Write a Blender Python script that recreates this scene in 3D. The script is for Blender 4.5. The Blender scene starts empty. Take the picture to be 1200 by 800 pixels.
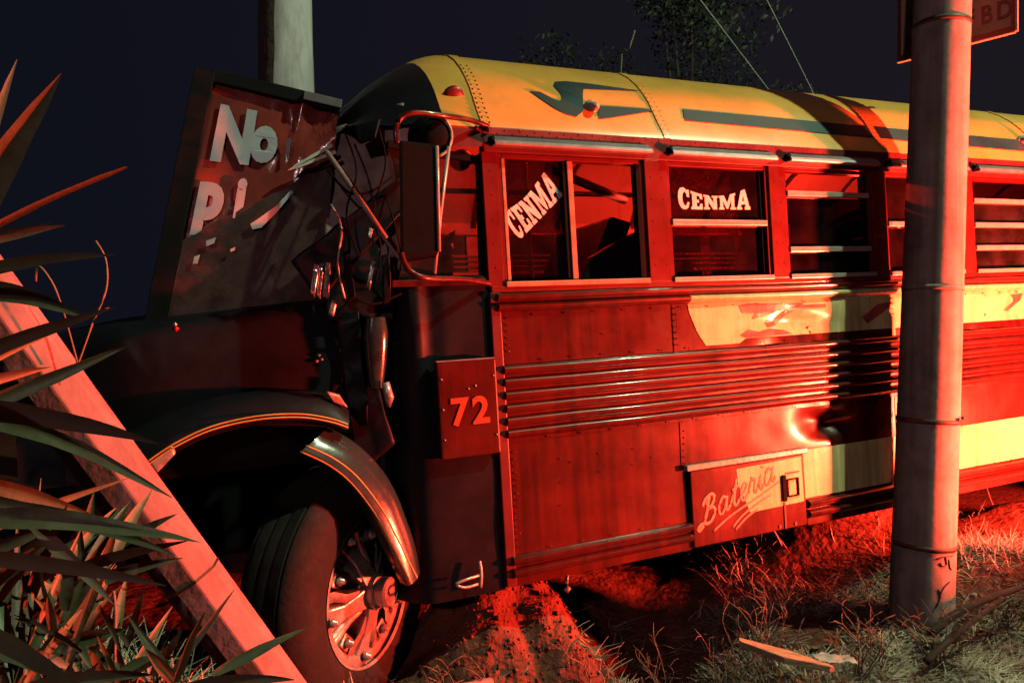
import bpy, bmesh, math, random
from math import sin, cos, pi, radians, exp, sqrt
from mathutils import Vector, Matrix, noise
from mathutils.geometry import tessellate_polygon

random.seed(11)
SC = bpy.context.scene
COL = SC.collection

# ---------------------------------------------------------------- camera
cam_d = bpy.data.cameras.new("camera")
cam_d.sensor_width = 36.0
cam_d.lens = 867.0 / 1200.0 * 36.0
cam_d.clip_start = 0.05
cam_d.clip_end = 1000.0
cam = bpy.data.objects.new("camera", cam_d)
COL.objects.link(cam)
EYE = 1.5
cam.location = (0, 0, EYE)
cam.rotation_euler = (radians(90), 0, 0)
SC.camera = cam

# ---------------------------------------------------------------- night sky
world = bpy.data.worlds.new("World")
SC.world = world
world.use_nodes = True
bg = world.node_tree.nodes["Background"]
bg.inputs[1].default_value = 1.0
# dark blue night with a little town glow towards the right
_tc = world.node_tree.nodes.new("ShaderNodeTexCoord")
_sx = world.node_tree.nodes.new("ShaderNodeSeparateXYZ")
_mr = world.node_tree.nodes.new("ShaderNodeMapRange")
_mr.interpolation_type = 'SMOOTHSTEP'
_mr.inputs['From Min'].default_value = -0.8
_mr.inputs['From Max'].default_value = 0.8
_mx = world.node_tree.nodes.new("ShaderNodeMix")
_mx.data_type = 'RGBA'
_mx.inputs[6].default_value = (0.0035, 0.0044, 0.0088, 1)
_mx.inputs[7].default_value = (0.0098, 0.0076, 0.0112, 1)
for _a, _b in ((_tc.outputs['Generated'], _sx.inputs[0]), (_sx.outputs[0], _mr.inputs['Value']), (_mr.outputs[0], _mx.inputs[0]), (_mx.outputs[2], bg.inputs[0])):
    world.node_tree.links.new(_a, _b)

# ---------------------------------------------------------------- lamps of the place and added fill lights (all out of frame)
def lamp(name, loc, color, power, radius):
    d = bpy.data.lights.new(name, 'POINT')
    d.color = color
    d.energy = power
    d.shadow_soft_size = radius
    o = bpy.data.objects.new(name, d)
    o.location = loc
    COL.objects.link(o)
    return o
# red signal lamps of an emergency vehicle standing at the right
lamp("red_beacon", (4.45, 2.98, 0.98), (1.0, 0.062, 0.026), 5000, 0.10)
# street lamp up to the right
lamp("street_lamp_light", (7.0, 1.42, 9.4), (0.74, 1.0, 0.58), 2900, 0.10)
# red light of the cab lamp in the driver's window; the cabin light is added
# added fill light behind the camera, lifting the shaded sides
lamp("rear_fill_light", (-3.0, -10.0, 6.0), (1.0, 0.64, 0.58), 600, 0.25)
lamp("cab_lamp_light", (0.22, 4.51, 2.70), (1.0, 0.03, 0.012), 75, 0.03)
lamp("cabin_fill_light", (2.5, 5.3, 2.42), (1.0, 0.03, 0.012), 300, 0.05)  # added red light, brightens the bus interior

SC.view_settings.view_transform = 'Standard'
SC.view_settings.look = 'None'
SC.view_settings.exposure = 0.2
SC.view_settings.gamma = 1.0
SC.cycles.diffuse_bounces = 0
SC.cycles.glossy_bounces = 3
SC.cycles.transparent_max_bounces = 12

# ---------------------------------------------------------------- materials
MATS = {}
def mat(name, color, rough=0.5, metal=0.0, var=0.25, scale=6.0, bump=0.0, bscale=20.0, coat=0.0,
        dirt=None, dirt_amt=0.0, dscale=4.0, spec=0.5, stretch=(1, 1, 1), streak=0.0):
    m = bpy.data.materials.new(name)
    m.use_nodes = True
    nt = m.node_tree
    p = nt.nodes["Principled BSDF"]
    tc = nt.nodes.new("ShaderNodeTexCoord")
    mp = nt.nodes.new("ShaderNodeMapping")
    mp.inputs['Scale'].default_value = stretch
    nt.links.new(tc.outputs['Object'], mp.inputs['Vector'])
    n1 = nt.nodes.new("ShaderNodeTexNoise")
    n1.inputs['Scale'].default_value = scale
    n1.inputs['Detail'].default_value = 6
    n1.inputs['Roughness'].default_value = 0.65
    nt.links.new(mp.outputs[0], n1.inputs['Vector'])
    ramp = nt.nodes.new("ShaderNodeMapRange")
    ramp.inputs['From Min'].default_value = 0.3
    ramp.inputs['From Max'].default_value = 0.7
    ramp.inputs['To Min'].default_value = 1 - var
    ramp.inputs['To Max'].default_value = 1 + var
    nt.links.new(n1.outputs['Fac'], ramp.inputs['Value'])
    mul = nt.nodes.new("ShaderNodeVectorMath")
    mul.operation = 'SCALE'
    mul.inputs[0].default_value = color
    nt.links.new(ramp.outputs[0], mul.inputs['Scale'])
    out = mul.outputs[0]
    if dirt is not None:
        n2 = nt.nodes.new("ShaderNodeTexNoise")
        n2.inputs['Scale'].default_value = dscale
        n2.inputs['Detail'].default_value = 8
        n2.inputs['Roughness'].default_value = 0.7
        nt.links.new(mp.outputs[0], n2.inputs['Vector'])
        r2 = nt.nodes.new("ShaderNodeMapRange")
        r2.inputs['From Min'].default_value = 0.48
        r2.inputs['From Max'].default_value = 0.75
        r2.inputs['To Max'].default_value = dirt_amt
        nt.links.new(n2.outputs['Fac'], r2.inputs['Value'])
        mx = nt.nodes.new("ShaderNodeMix")
        mx.data_type = 'RGBA'
        nt.links.new(r2.outputs[0], mx.inputs[0])
        nt.links.new(out, mx.inputs[6])
        mx.inputs[7].default_value = (*dirt, 1)
        out = mx.outputs[2]
    if streak > 0:
        m4 = nt.nodes.new("ShaderNodeMapping"); m4.inputs['Scale'].default_value = (26, 26, 1.3)
        nt.links.new(tc.outputs['Object'], m4.inputs['Vector'])
        n4 = nt.nodes.new("ShaderNodeTexNoise"); n4.inputs['Scale'].default_value = 1.0; n4.inputs['Detail'].default_value = 5
        nt.links.new(m4.outputs[0], n4.inputs['Vector'])
        n5 = nt.nodes.new("ShaderNodeTexNoise"); n5.inputs['Scale'].default_value = 1.7; n5.inputs['Detail'].default_value = 4
        nt.links.new(tc.outputs['Object'], n5.inputs['Vector'])
        ml = nt.nodes.new("ShaderNodeMath"); ml.operation = 'MULTIPLY'
        nt.links.new(n4.outputs['Fac'], ml.inputs[0]); nt.links.new(n5.outputs['Fac'], ml.inputs[1])
        r4 = nt.nodes.new("ShaderNodeMapRange")
        r4.inputs['From Min'].default_value = 0.20; r4.inputs['From Max'].default_value = 0.36
        r4.inputs['To Min'].default_value = 1.12; r4.inputs['To Max'].default_value = 1-streak
        nt.links.new(ml.outputs[0], r4.inputs['Value'])
        s4 = nt.nodes.new("ShaderNodeVectorMath"); s4.operation = 'SCALE'
        nt.links.new(out, s4.inputs[0]); nt.links.new(r4.outputs[0], s4.inputs['Scale'])
        out = s4.outputs[0]
    nt.links.new(out, p.inputs['Base Color'])
    rr = nt.nodes.new("ShaderNodeMapRange")
    rr.inputs['From Min'].default_value = 0.3
    rr.inputs['From Max'].default_value = 0.7
    rr.inputs['To Min'].default_value = max(0.03, rough * 0.8)
    rr.inputs['To Max'].default_value = min(1, rough * 1.25)
    nt.links.new(n1.outputs['Fac'], rr.inputs['Value'])
    nt.links.new(rr.outputs[0], p.inputs['Roughness'])
    p.inputs['Metallic'].default_value = metal
    p.inputs['Coat Weight'].default_value = coat
    p.inputs['Coat Roughness'].default_value = 0.10
    p.inputs['Specular IOR Level'].default_value = spec
    if bump > 0:
        n3 = nt.nodes.new("ShaderNodeTexNoise")
        n3.inputs['Scale'].default_value = bscale
        n3.inputs['Detail'].default_value = 5
        nt.links.new(mp.outputs[0], n3.inputs['Vector'])
        b = nt.nodes.new("ShaderNodeBump")
        b.inputs['Strength'].default_value = 1.0
        b.inputs['Distance'].default_value = bump
        nt.links.new(n3.outputs['Fac'], b.inputs['Height'])
        nt.links.new(b.outputs[0], p.inputs['Normal'])
    MATS[name] = m
    return m

def glass(name, tint, refl=0.1, gloss_col=(1, 1, 1), dust=0.06, dust_col=(0.3, 0.2, 0.2)):
    m = bpy.data.materials.new(name)
    m.use_nodes = True
    nt = m.node_tree
    nt.nodes.clear()
    o = nt.nodes.new("ShaderNodeOutputMaterial")
    tr = nt.nodes.new("ShaderNodeBsdfTransparent")
    tr.inputs[0].default_value = (*tint, 1)
    gl = nt.nodes.new("ShaderNodeBsdfGlossy")
    gl.inputs[0].default_value = (*gloss_col, 1)
    gl.inputs['Roughness'].default_value = 0.03
    df = nt.nodes.new("ShaderNodeBsdfDiffuse")
    df.inputs[0].default_value = (*dust_col, 1)
    nz = nt.nodes.new("ShaderNodeTexNoise")
    nz.inputs['Scale'].default_value = 7
    nz.inputs['Detail'].default_value = 8
    tc = nt.nodes.new("ShaderNodeTexCoord")
    nt.links.new(tc.outputs['Object'], nz.inputs['Vector'])
    mr = nt.nodes.new("ShaderNodeMapRange")
    mr.inputs['From Min'].default_value = 0.35
    mr.inputs['From Max'].default_value = 0.75
    mr.inputs['To Min'].default_value = dust * 0.4
    mr.inputs['To Max'].default_value = dust * 2
    nt.links.new(nz.outputs['Fac'], mr.inputs['Value'])
    mx0 = nt.nodes.new("ShaderNodeMixShader")
    nt.links.new(mr.outputs[0], mx0.inputs[0])
    nt.links.new(tr.outputs[0], mx0.inputs[1])
    nt.links.new(df.outputs[0], mx0.inputs[2])
    lw = nt.nodes.new("ShaderNodeFresnel")
    lw.inputs[0].default_value = 1.5
    mx = nt.nodes.new("ShaderNodeMixShader")
    nt.links.new(lw.outputs[0], mx.inputs[0])
    nt.links.new(mx0.outputs[0], mx.inputs[1])
    nt.links.new(gl.outputs[0], mx.inputs[2])
    nt.links.new(mx.outputs[0], o.inputs[0])
    MATS[name] = m
    return m

RED = mat("red_bus_paint", (0.062, 0.0048, 0.0032), 0.30, 0, 0.35, 3.0, 0.0040, 2.2, 0.45, (0.028, 0.008, 0.007), 0.75, 5.0, 0.3, (1, 1, 1), 0.5)
REDP = mat("red_post_paint", (0.12, 0.008, 0.0055), 0.30, 0, 0.25, 4.0, 0.002, 6, 0.3, (0.05, 0.012, 0.01), 0.6, 9.0)
MAROON = mat("maroon_paint", (0.10, 0.012, 0.016), 0.38, 0, 0.22, 5.0, 0.002, 4.0, 0.15, (0.05, 0.03, 0.03), 0.5, 7)
YELLOW = mat("yellow_roof_paint", (0.70, 0.35, 0.070), 0.30, 0, 0.10, 2.5, 0.0025, 2.0, 0.2, (0.32, 0.24, 0.10), 0.4, 9)
CREAM = mat("cream_paint", (0.78, 0.62, 0.31), 0.24, 0, 0.10, 4.0, 0.003, 5.0, 0.3, (0.40, 0.16, 0.10), 0.5, 8, 0.5, (1, 1, 1), 0.25)
PEEL = mat("scraped_red_paint", (0.40, 0.10, 0.08), 0.4, 0, 0.4, 12, 0.002, 20, 0.1, (0.2, 0.02, 0.02), 0.7, 14)
TEAL = mat("dark_teal_paint", (0.016, 0.042, 0.055), 0.45, 0, 0.15, 4, 0.002, 3, 0.0, None, 0, 1, 0.18)
BLACK = mat("black_paint", (0.009, 0.009, 0.014), 0.42, 0, 0.3, 4, 0.004, 3.0, 0.0, (0.018, 0.015, 0.018), 0.5, 6, 0.12)
MATTE = mat("matte_black", (0.007, 0.007, 0.008), 0.75, 0, 0.3, 10, 0.002, 20, 0, None, 0, 1, 0.04)
RUBBER = mat("tyre_rubber", (0.012, 0.0105, 0.012), 0.8, 0, 0.35, 9, 0.002, 60, 0, (0.034, 0.026, 0.026), 0.6, 12, 0.25)
STEEL = mat("dirty_steel", (0.46, 0.43, 0.42), 0.30, 0.45, 0.3, 14, 0.002, 30, 0, (0.06, 0.045, 0.04), 0.8, 10)
ALU = mat("bare_aluminium", (0.44, 0.38, 0.35), 0.33, 0.3, 0.15, 12, 0.001, 40, 0, (0.3, 0.2, 0.18), 0.5, 14)
CAPGREY = mat("grey_trim", (0.22, 0.20, 0.23), 0.38, 0.3, 0.2, 9, 0.001, 30, 0, (0.1, 0.06, 0.06), 0.5, 12)
CHROME = mat("bright_trim", (0.75, 0.74, 0.72), 0.16, 0.9, 0.1, 8, 0.002, 14)
FRAMEB = mat("black_rubber", (0.004, 0.004, 0.006), 0.7, 0, 0.3, 10, 0, 1, 0, None, 0, 1, 0.2)
GOLD = mat("gold_pinstripe", (0.60, 0.34, 0.09), 0.4, 0, 0.15, 20)
TEALSHEEN = mat("teal_sheen_paint", (0.022, 0.038, 0.042), 0.22, 0, 0.3, 5, 0.004, 5, 0.35, (0.05, 0.03, 0.03), 0.5, 12)  # gloss paint tinted teal to paint in the bluish highlights
CRUMPLE = mat("crumpled_brown_sheet", (0.30, 0.22, 0.20), 0.6, 0, 0.45, 9, 0.004, 14, 0.0, (0.06, 0.04, 0.04), 0.8, 7)
FRAME = mat("worn_window_frame", (0.42, 0.24, 0.16), 0.35, 0.2, 0.2, 14, 0.001, 40, 0, (0.2, 0.03, 0.02), 0.7, 12)
FILM = mat("red_windscreen_film", (0.30, 0.046, 0.034), 0.20, 0, 0.25, 3.5, 0.010, 6, 0.5, (0.07, 0.01, 0.01), 0.6, 4)
TORNSHADE = mat("torn_shade_dark", (0.034, 0.012, 0.012), 0.55, 0, 0.7, 16, 0.003, 18, 0.0, (0.12, 0.045, 0.042), 0.7, 13)
LETTER = mat("pale_blue_lettering", (0.50, 0.50, 0.60), 0.5, 0, 0.12, 8, 0.002, 10)
WHITE = mat("white_lettering", (0.78, 0.72, 0.68), 0.55, 0, 0.15, 12, 0, 1, 0, (0.40, 0.22, 0.20), 0.5, 22)
PINKTXT = mat("faded_pink_lettering", (0.62, 0.22, 0.15), 0.5, 0, 0.2, 20)
SEATM = mat("dark_vinyl", (0.020, 0.014, 0.015), 0.45, 0, 0.3, 8, 0.002, 12)
INNER = mat("cabin_lining", (0.26, 0.20, 0.19), 0.5, 0, 0.2, 5, 0.002, 5, 0.1, (0.2, 0.12, 0.1), 0.5, 5)
CONC = mat("pole_concrete", (0.34, 0.27, 0.25), 0.85, 0, 0.28, 5, 0.0010, 30, 0, (0.13, 0.09, 0.08), 0.8, 4, 0.3, (1, 1, 1), 0.28)
CONC2 = mat("fallen_pole_concrete", (0.30, 0.175, 0.18), 0.8, 0, 0.18, 8, 0.002, 40, 0, (0.2, 0.12, 0.11), 0.7, 7, 0.3, (1, 1, 1), 0.2)
BAND = mat("dark_strap", (0.05, 0.035, 0.03), 0.6, 0.3, 0.3, 20)
REDLENS = mat("red_lens", (0.45, 0.01, 0.01), 0.12, 0, 0.1, 10, 0, 1, 0.6)
DARKLENS = mat("dull_red_lens", (0.10, 0.008, 0.008), 0.4, 0, 0.3, 20, 0, 1, 0)
CLEAR = mat("pale_lens", (0.55, 0.42, 0.36), 0.15, 0, 0.1, 10, 0, 1, 0.6)
BARK = mat("eucalyptus_bark", (0.52, 0.46, 0.52), 0.8, 0, 0.25, 4, 0.012, 9, 0, (0.10, 0.075, 0.055), 0.95, 3.0, 0.3, (1, 1, 0.3))
BARK2 = mat("dark_bark", (0.07, 0.05, 0.04), 0.9, 0, 0.4, 6, 0.02, 12)
FOL = mat("night_foliage", (0.060, 0.070, 0.050), 0.6, 0, 0.5, 1.5)
AGAVE = mat("agave_leaf", (0.105, 0.115, 0.062), 0.45, 0, 0.35, 9, 0.002, 30, 0.05, (0.15, 0.12, 0.08), 0.6, 6)
AGAVED = mat("dry_agave_leaf", (0.17, 0.12, 0.085), 0.6, 0, 0.35, 9, 0.002, 30, 0, (0.08, 0.05, 0.03), 0.6, 9)
for m_ in (AGAVE, AGAVED):
    nt_ = m_.node_tree; p_ = nt_.nodes["Principled BSDF"]
    src = p_.inputs['Base Color'].links[0].from_socket
    oi = nt_.nodes.new("ShaderNodeObjectInfo")
    hs = nt_.nodes.new("ShaderNodeHueSaturation")
    r1 = nt_.nodes.new("ShaderNodeMapRange"); r1.inputs['To Min'].default_value = 0.45; r1.inputs['To Max'].default_value = 1.35
    nt_.links.new(oi.outputs['Random'], r1.inputs['Value'])
    nt_.links.new(r1.outputs[0], hs.inputs['Value'])
    nt_.links.new(src, hs.inputs['Color'])
    nt_.links.new(hs.outputs[0], p_.inputs['Base Color'])
STRAW = mat("dry_straw", (0.56, 0.44, 0.34), 0.7, 0, 0.8, 3, 0, 1, 0, (0.07, 0.055, 0.04), 0.85, 9)
WEED = mat("dead_weed_stalk", (0.20, 0.15, 0.11), 0.8, 0, 0.4, 9)
SOIL = mat("dry_soil", (0.17, 0.050, 0.034), 0.95, 0, 0.4, 5, 0.03, 22, 0, (0.06, 0.024, 0.018), 0.8, 7, 0.2)
WOODP = mat("splintered_wood", (0.45, 0.30, 0.18), 0.75, 0, 0.3, 12, 0.004, 30, 0, (0.15, 0.09, 0.06), 0.7, 9, 0.3, (1, 6, 6))
DEADW = mat("dead_wood", (0.026, 0.018, 0.016), 0.85, 0, 0.4, 12, 0.006, 30)
PLAST = mat("pale_plastic", (0.45, 0.55, 0.52), 0.35, 0, 0.2, 9, 0.006, 9)
SIGNF = mat("sign_face", (0.46, 0.30, 0.20), 0.5, 0, 0.15, 9, 0, 1, 0, (0.2, 0.1, 0.07), 0.5, 9)
SIGNB = mat("sign_frame", (0.12, 0.03, 0.025), 0.5, 0.2, 0.2, 9)
INK = mat("dark_ink", (0.05, 0.018, 0.015), 0.6, 0, 0.2, 20)
GLASSD = glass("tinted_glass", (0.30, 0.07, 0.07), dust=0.045, dust_col=(0.16, 0.05, 0.05))
GLASSC = glass("dusty_clear_glass", (0.80, 0.72, 0.70), dust=0.04)

# two colour digits: red above, yellow below (spray fade, flat print)
def digit_mat():
    m = bpy.data.materials.new("red_to_yellow_digit")
    m.use_nodes = True
    nt = m.node_tree
    p = nt.nodes["Principled BSDF"]
    tc = nt.nodes.new("ShaderNodeTexCoord")
    sx = nt.nodes.new("ShaderNodeSeparateXYZ")
    nt.links.new(tc.outputs['Generated'], sx.inputs[0])
    cr = nt.nodes.new("ShaderNodeValToRGB")
    cr.color_ramp.elements[0].position = 0.2
    cr.color_ramp.elements[0].color = (0.34, 0.90, 0.03, 1)
    cr.color_ramp.elements[1].position = 0.75
    cr.color_ramp.elements[1].color = (0.36, 0.05, 0.015, 1)
    nt.links.new(sx.outputs['Z'], cr.inputs[0])
    nt.links.new(cr.outputs[0], p.inputs['Base Color'])
    p.inputs['Roughness'].default_value = 0.45
    MATS["digit"] = m
    return m
DIGIT = digit_mat()

# ---------------------------------------------------------------- helpers
def link(name, me, m, parent=None, smooth=False):
    me.materials.append(m)
    if smooth:
        me.polygons.foreach_set("use_smooth", [True] * len(me.polygons))
    me.update()
    o = bpy.data.objects.new(name, me)
    COL.objects.link(o)
    if parent is not None:
        o.parent = parent
    return o

def tag(o, label, cat, group=None, kind=None):
    if label: o['label'] = label
    if cat: o['category'] = cat
    if group: o['group'] = group
    if kind: o['kind'] = kind
    return o

def thing(name, label, cat, loc=(0, 0, 0), group=None):
    o = bpy.data.objects.new(name, None)
    COL.objects.link(o)
    o.location = loc
    o.empty_display_size = 0.1
    return tag(o, label, cat, group)

class MB:
    def __init__(self):
        self.v = []; self.f = []
    def box(self, x0, x1, y0, y1, z0, z1):
        b = len(self.v)
        self.v += [(x0, y0, z0), (x1, y0, z0), (x1, y1, z0), (x0, y1, z0), (x0, y0, z1), (x1, y0, z1), (x1, y1, z1), (x0, y1, z1)]
        self.f += [(b, b+3, b+2, b+1), (b+4, b+5, b+6, b+7), (b, b+1, b+5, b+4), (b+1, b+2, b+6, b+5), (b+2, b+3, b+7, b+6), (b+3, b, b+4, b+7)]
        return self
    def tube(self, pts, r, n=8, cap=True):
        pts = [Vector(p) for p in pts]
        rs = r if isinstance(r, (list, tuple)) else [r] * len(pts)
        b = len(self.v)
        up = Vector((0.13, 0.21, 0.97))
        for i, p in enumerate(pts):
            a = pts[max(0, i-1)]; c = pts[min(len(pts)-1, i+1)]
            t = (c - a).normalized()
            if abs(t.dot(up)) > 0.95: up2 = Vector((1, 0.1, 0.05))
            else: up2 = up
            u = t.cross(up2).normalized(); w = u.cross(t)
            for k in range(n):
                ang = 2*pi*k/n
                self.v.append(tuple(p + (u*cos(ang) + w*sin(ang))*rs[i]))
        for i in range(len(pts)-1):
            for k in range(n):
                k2 = (k+1) % n
                self.f.append((b+i*n+k, b+i*n+k2, b+(i+1)*n+k2, b+(i+1)*n+k))
        if cap:
            self.f.append(tuple(b+k for k in range(n))[::-1])
            self.f.append(tuple(b+(len(pts)-1)*n+k for k in range(n)))
        return self
    def grid(self, rows):           # rows: list of equally long lists of points
        b = len(self.v); n = len(rows[0])
        for r in rows: self.v += [tuple(p) for p in r]
        for i in range(len(rows)-1):
            for j in range(n-1):
                self.f.append((b+i*n+j, b+i*n+j+1, b+(i+1)*n+j+1, b+(i+1)*n+j))
        return self
    def lathe(self, prof, n=48, axis='x', a0=0, a1=2*pi):   # prof: (radius, along)
        b = len(self.v); m = len(prof)
        full = abs(a1-a0-2*pi) < 1e-6
        cnt = n if full else n+1
        for k in range(cnt):
            a = a0+(a1-a0)*k/n
            for r, x in prof:
                self.v.append((x, r*cos(a), r*sin(a)))
        for k in range(n):
            k2 = (k+1) % cnt
            for j in range(m-1):
                self.f.append((b+k*m+j, b+k*m+j+1, b+k2*m+j+1, b+k2*m+j))
        return self
    def octa(self, c, r):
        b = len(self.v); x, y, z = c
        self.v += [(x+r, y, z), (x-r, y, z), (x, y+r, z), (x, y-r, z), (x, y, z+r), (x, y, z-r)]
        for t in ((0, 2, 4), (2, 1, 4), (1, 3, 4), (3, 0, 4), (2, 0, 5), (1, 2, 5), (3, 1, 5), (0, 3, 5)):
            self.f.append(tuple(b+q for q in t))
        return self
    def prism(self, outline, d):    # outline list of 3D points, d = extrusion vector
        b = len(self.v); n = len(outline); d = Vector(d)
        self.v += [tuple(p) for p in outline] + [tuple(Vector(p)+d) for p in outline]
        self.f.append(tuple(range(b, b+n))[::-1]); self.f.append(tuple(range(b+n, b+2*n)))
        for i in range(n):
            j = (i+1) % n
            self.f.append((b+i, b+j, b+n+j, b+n+i))
        return self
    def build(self, name, m, parent=None, smooth=False, bevel=0.0, fix=True):
        me = bpy.data.meshes.new(name)
        me.from_pydata(self.v, [], self.f)
        if fix or bevel:
            bm = bmesh.new(); bm.from_mesh(me)
            bmesh.ops.recalc_face_normals(bm, faces=bm.faces)
            if bevel:
                ed = [e for e in bm.edges if len(e.link_faces) == 2 and e.calc_face_angle(0) > 0.6]
                bmesh.ops.bevel(bm, geom=ed, offset=bevel, segments=2, profile=0.6, affect='EDGES', clamp_overlap=True)
            bm.to_mesh(me); bm.free()
        return link(name, me, m, parent, smooth)

def smooth_by_angle(o, ang=0.7):
    me = o.data
    me.polygons.foreach_set("use_smooth", [True]*len(me.polygons))
    bm = bmesh.new(); bm.from_mesh(me)
    for e in bm.edges:
        if len(e.link_faces) == 2 and e.calc_face_angle(0) > ang: e.smooth = False
    bm.to_mesh(me); bm.free()
    return o

def catmull(pts, n=6):
    pts = [Vector(p) for p in pts]
    out = []
    for i in range(len(pts)-1):
        p0 = pts[max(0, i-1)]; p1 = pts[i]; p2 = pts[i+1]; p3 = pts[min(len(pts)-1, i+2)]
        for k in range(n):
            t = k/n
            out.append(0.5*((2*p1)+(p2-p0)*t+(2*p0-5*p1+4*p2-p3)*t*t+(3*p1-p0-3*p2+p3)*t**3))
    out.append(pts[-1])
    return out

def at(x, y, Y):        # a world point at depth Y seen at photo position x, y (photo 1200 x 800)
    return Vector(((x-600)/867*Y, Y, EYE-(y-400)/867*Y))

# ---------------------------------------------------------------- ground
def G(dx, dy, sx, sy): return exp(-(dx/sx)**2-(dy/sy)**2)
def gz(x, y):
    z = 0.50*G(x+1.55, y-2.25, 0.75, 0.6)
    z += 0.30*G(x+0.26, y-3.30, 0.26, 0.26)+0.34*G(x-0.06, y-3.46, 0.30, 0.30)+0.10*G(x-0.22, y-3.20, 0.22, 0.20)
    z -= 0.42*G(x-0.80, y-3.75, 0.42, 0.6)
    z += 0.60*G(x-2.15, y-4.75, 0.62, 0.42)
    z += 0.36*G(x-2.95, y-4.05, 0.70, 0.38)
    z += 0.34*G(x-3.9, y-5.4, 0.8, 0.5)
    z += 0.76*exp(-((x-3.75)/0.30)**4-((y-3.05)/0.55)**4)  # added out-of-view berm, shaped to keep red light off the foreground
    near = G(x-0.5, y-3.2, 5, 5)
    z += near*(0.035*noise.noise((x*2.2, y*2.2, 0.3)) + 0.022*noise.noise((x*7, y*7, 1.3)) + 0.010*noise.noise((x*19, y*19, 2.3)))
    pile = G(x+0.05, y-3.4, 0.6, 0.5)
    z += pile*(0.13*noise.noise((x*4.5, y*4.5, 5.3)) + 0.09*abs(noise.noise((x*10, y*10, 7.7)))+0.02*noise.noise((x*30, y*30, 2.7)))
    return z

def axis(c0, c1, step, far):
    a = []
    v = c0
    while v <= c1: a.append(v); v += step
    g = step; v = c0; lo = []
    while v > -far: g *= 1.35; v -= g; lo.append(v)
    g = step; v = a[-1]; hi = []
    while v < far: g *= 1.35; v += g; hi.append(v)
    return lo[::-1]+a+hi
gx = axis(-2.6, 4.6, 0.03, 300); gy = axis(1.2, 6.0, 0.03, 300)
mb = MB(); mb.grid([[(x, y, gz(x, y)) for x in gx] for y in gy])
ground = mb.build("ground", SOIL, None, True)
tag(ground, "bare dry soil ground with a pushed up mound by the bus wheel", "ground", None, 'structure')

# ---------------------------------------------------------------- the bus
bus = thing("bus", "old red and yellow bus with smashed front and number 72 on its side", "bus")
BM = Matrix(((0.91365655, -0.40218067, -0.05901204, 0.01336), (0.40251111, 0.91539057, -0.00670167, 3.06712),
             (0.05671435, -0.01762998, 0.99823478, EYE-1.11412), (0, 0, 0, 1)))
bus.matrix_world = BM
BI = BM.inverted()
LEN = 7.2; WID = 2.4
def loc(p): return BI @ Vector(p)      # world point -> bus axes (s rearward, w across, h up)
def px(x, y, Y): return BI @ at(x, y, Y)
EYEL = BI @ Vector((0, 0, EYE))
def side(x, y, w=0.0):                 # photo position -> point on the lengthwise plane at w
    d = (BI.to_3x3() @ (at(x, y, 1.0)-Vector((0, 0, EYE))))
    t = (w-EYEL.y)/d.y
    return EYEL+d*t

# roof section
PROF = [(0, 2.0), (.012, 2.03), (.047, 2.085), (.109, 2.196), (.150, 2.252), (.205, 2.314), (.275, 2.374), (.355, 2.425), (.48, 2.475), (.65, 2.515), (.9, 2.55), (1.2, 2.562)]
def prof_w(h):
    for (w0, h0), (w1, h1) in zip(PROF, PROF[1:]):
        if h <= h1: return w0+(w1-w0)*max(0, (h-h0))/(h1-h0)
    return 1.2
FULLP = PROF+[(WID-w, h) for w, h in PROF[-2::-1]]

def disp(s, h):
    d = 0.005*noise.noise((s*2.1, h*3.0, 0.7))+0.0025*noise.noise((s*6, h*7, 3.1))
    if h < 0.72:
        d += 0.040*exp(-((s-1.82)/.11)**2-((h-.585)/.05)**2)-0.016*exp(-((s-1.90)/.05)**2-((h-.655)/.03)**2)+0.018*exp(-((s-1.68)/.09)**2-((h-.63)/.06)**2)
        q = exp(-((s-1.84)/.13)**2-((h-.60)/.07)**2)
        d += q*0.016*(1-2.4*abs(noise.noise((s*7, h*10, 6.6))))+q*0.006*noise.noise((s*22, h*26, 1.6))
    if 1.0 < h:
        k = 1/(1+exp(-(s-1.25)*12))
        d += k*(0.014*noise.noise((s*5, h*9, 9.2))+0.012*noise.noise((s*10, h*13, 4.4))+0.004*noise.noise((s*24, h*28, 2.4)))
        d += 0.030*exp(-((s-1.62)/.20)**2-((h-1.12)/.05)**2)+0.02*exp(-((s-3.3)/.25)**2-((h-1.12)/.06)**2)
    return max(d, -0.004) + 0.004

def panel(name, m, s0, s1, h0, h1, off=0.0, step=0.05, bot=None, left=None):
    ns = max(2, int((s1-s0)/step)); nh = max(2, int((h1-h0)/(step*.6)))
    rows = []
    for j in range(nh+1):
        t = j/nh; row = []
        for i in range(ns+1):
            u = i/ns
            h = h0+(h1-h0)*t
            sl = s0 if left is None else left(h)
            s = sl+(s1-sl)*u
            if bot is not None: h = bot(s)+(h1-bot(s))*t
            row.append((s, disp(s, h)-off, h))
        rows.append(row)
    return MB().grid(rows).build(name, m, bus, True)

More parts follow.
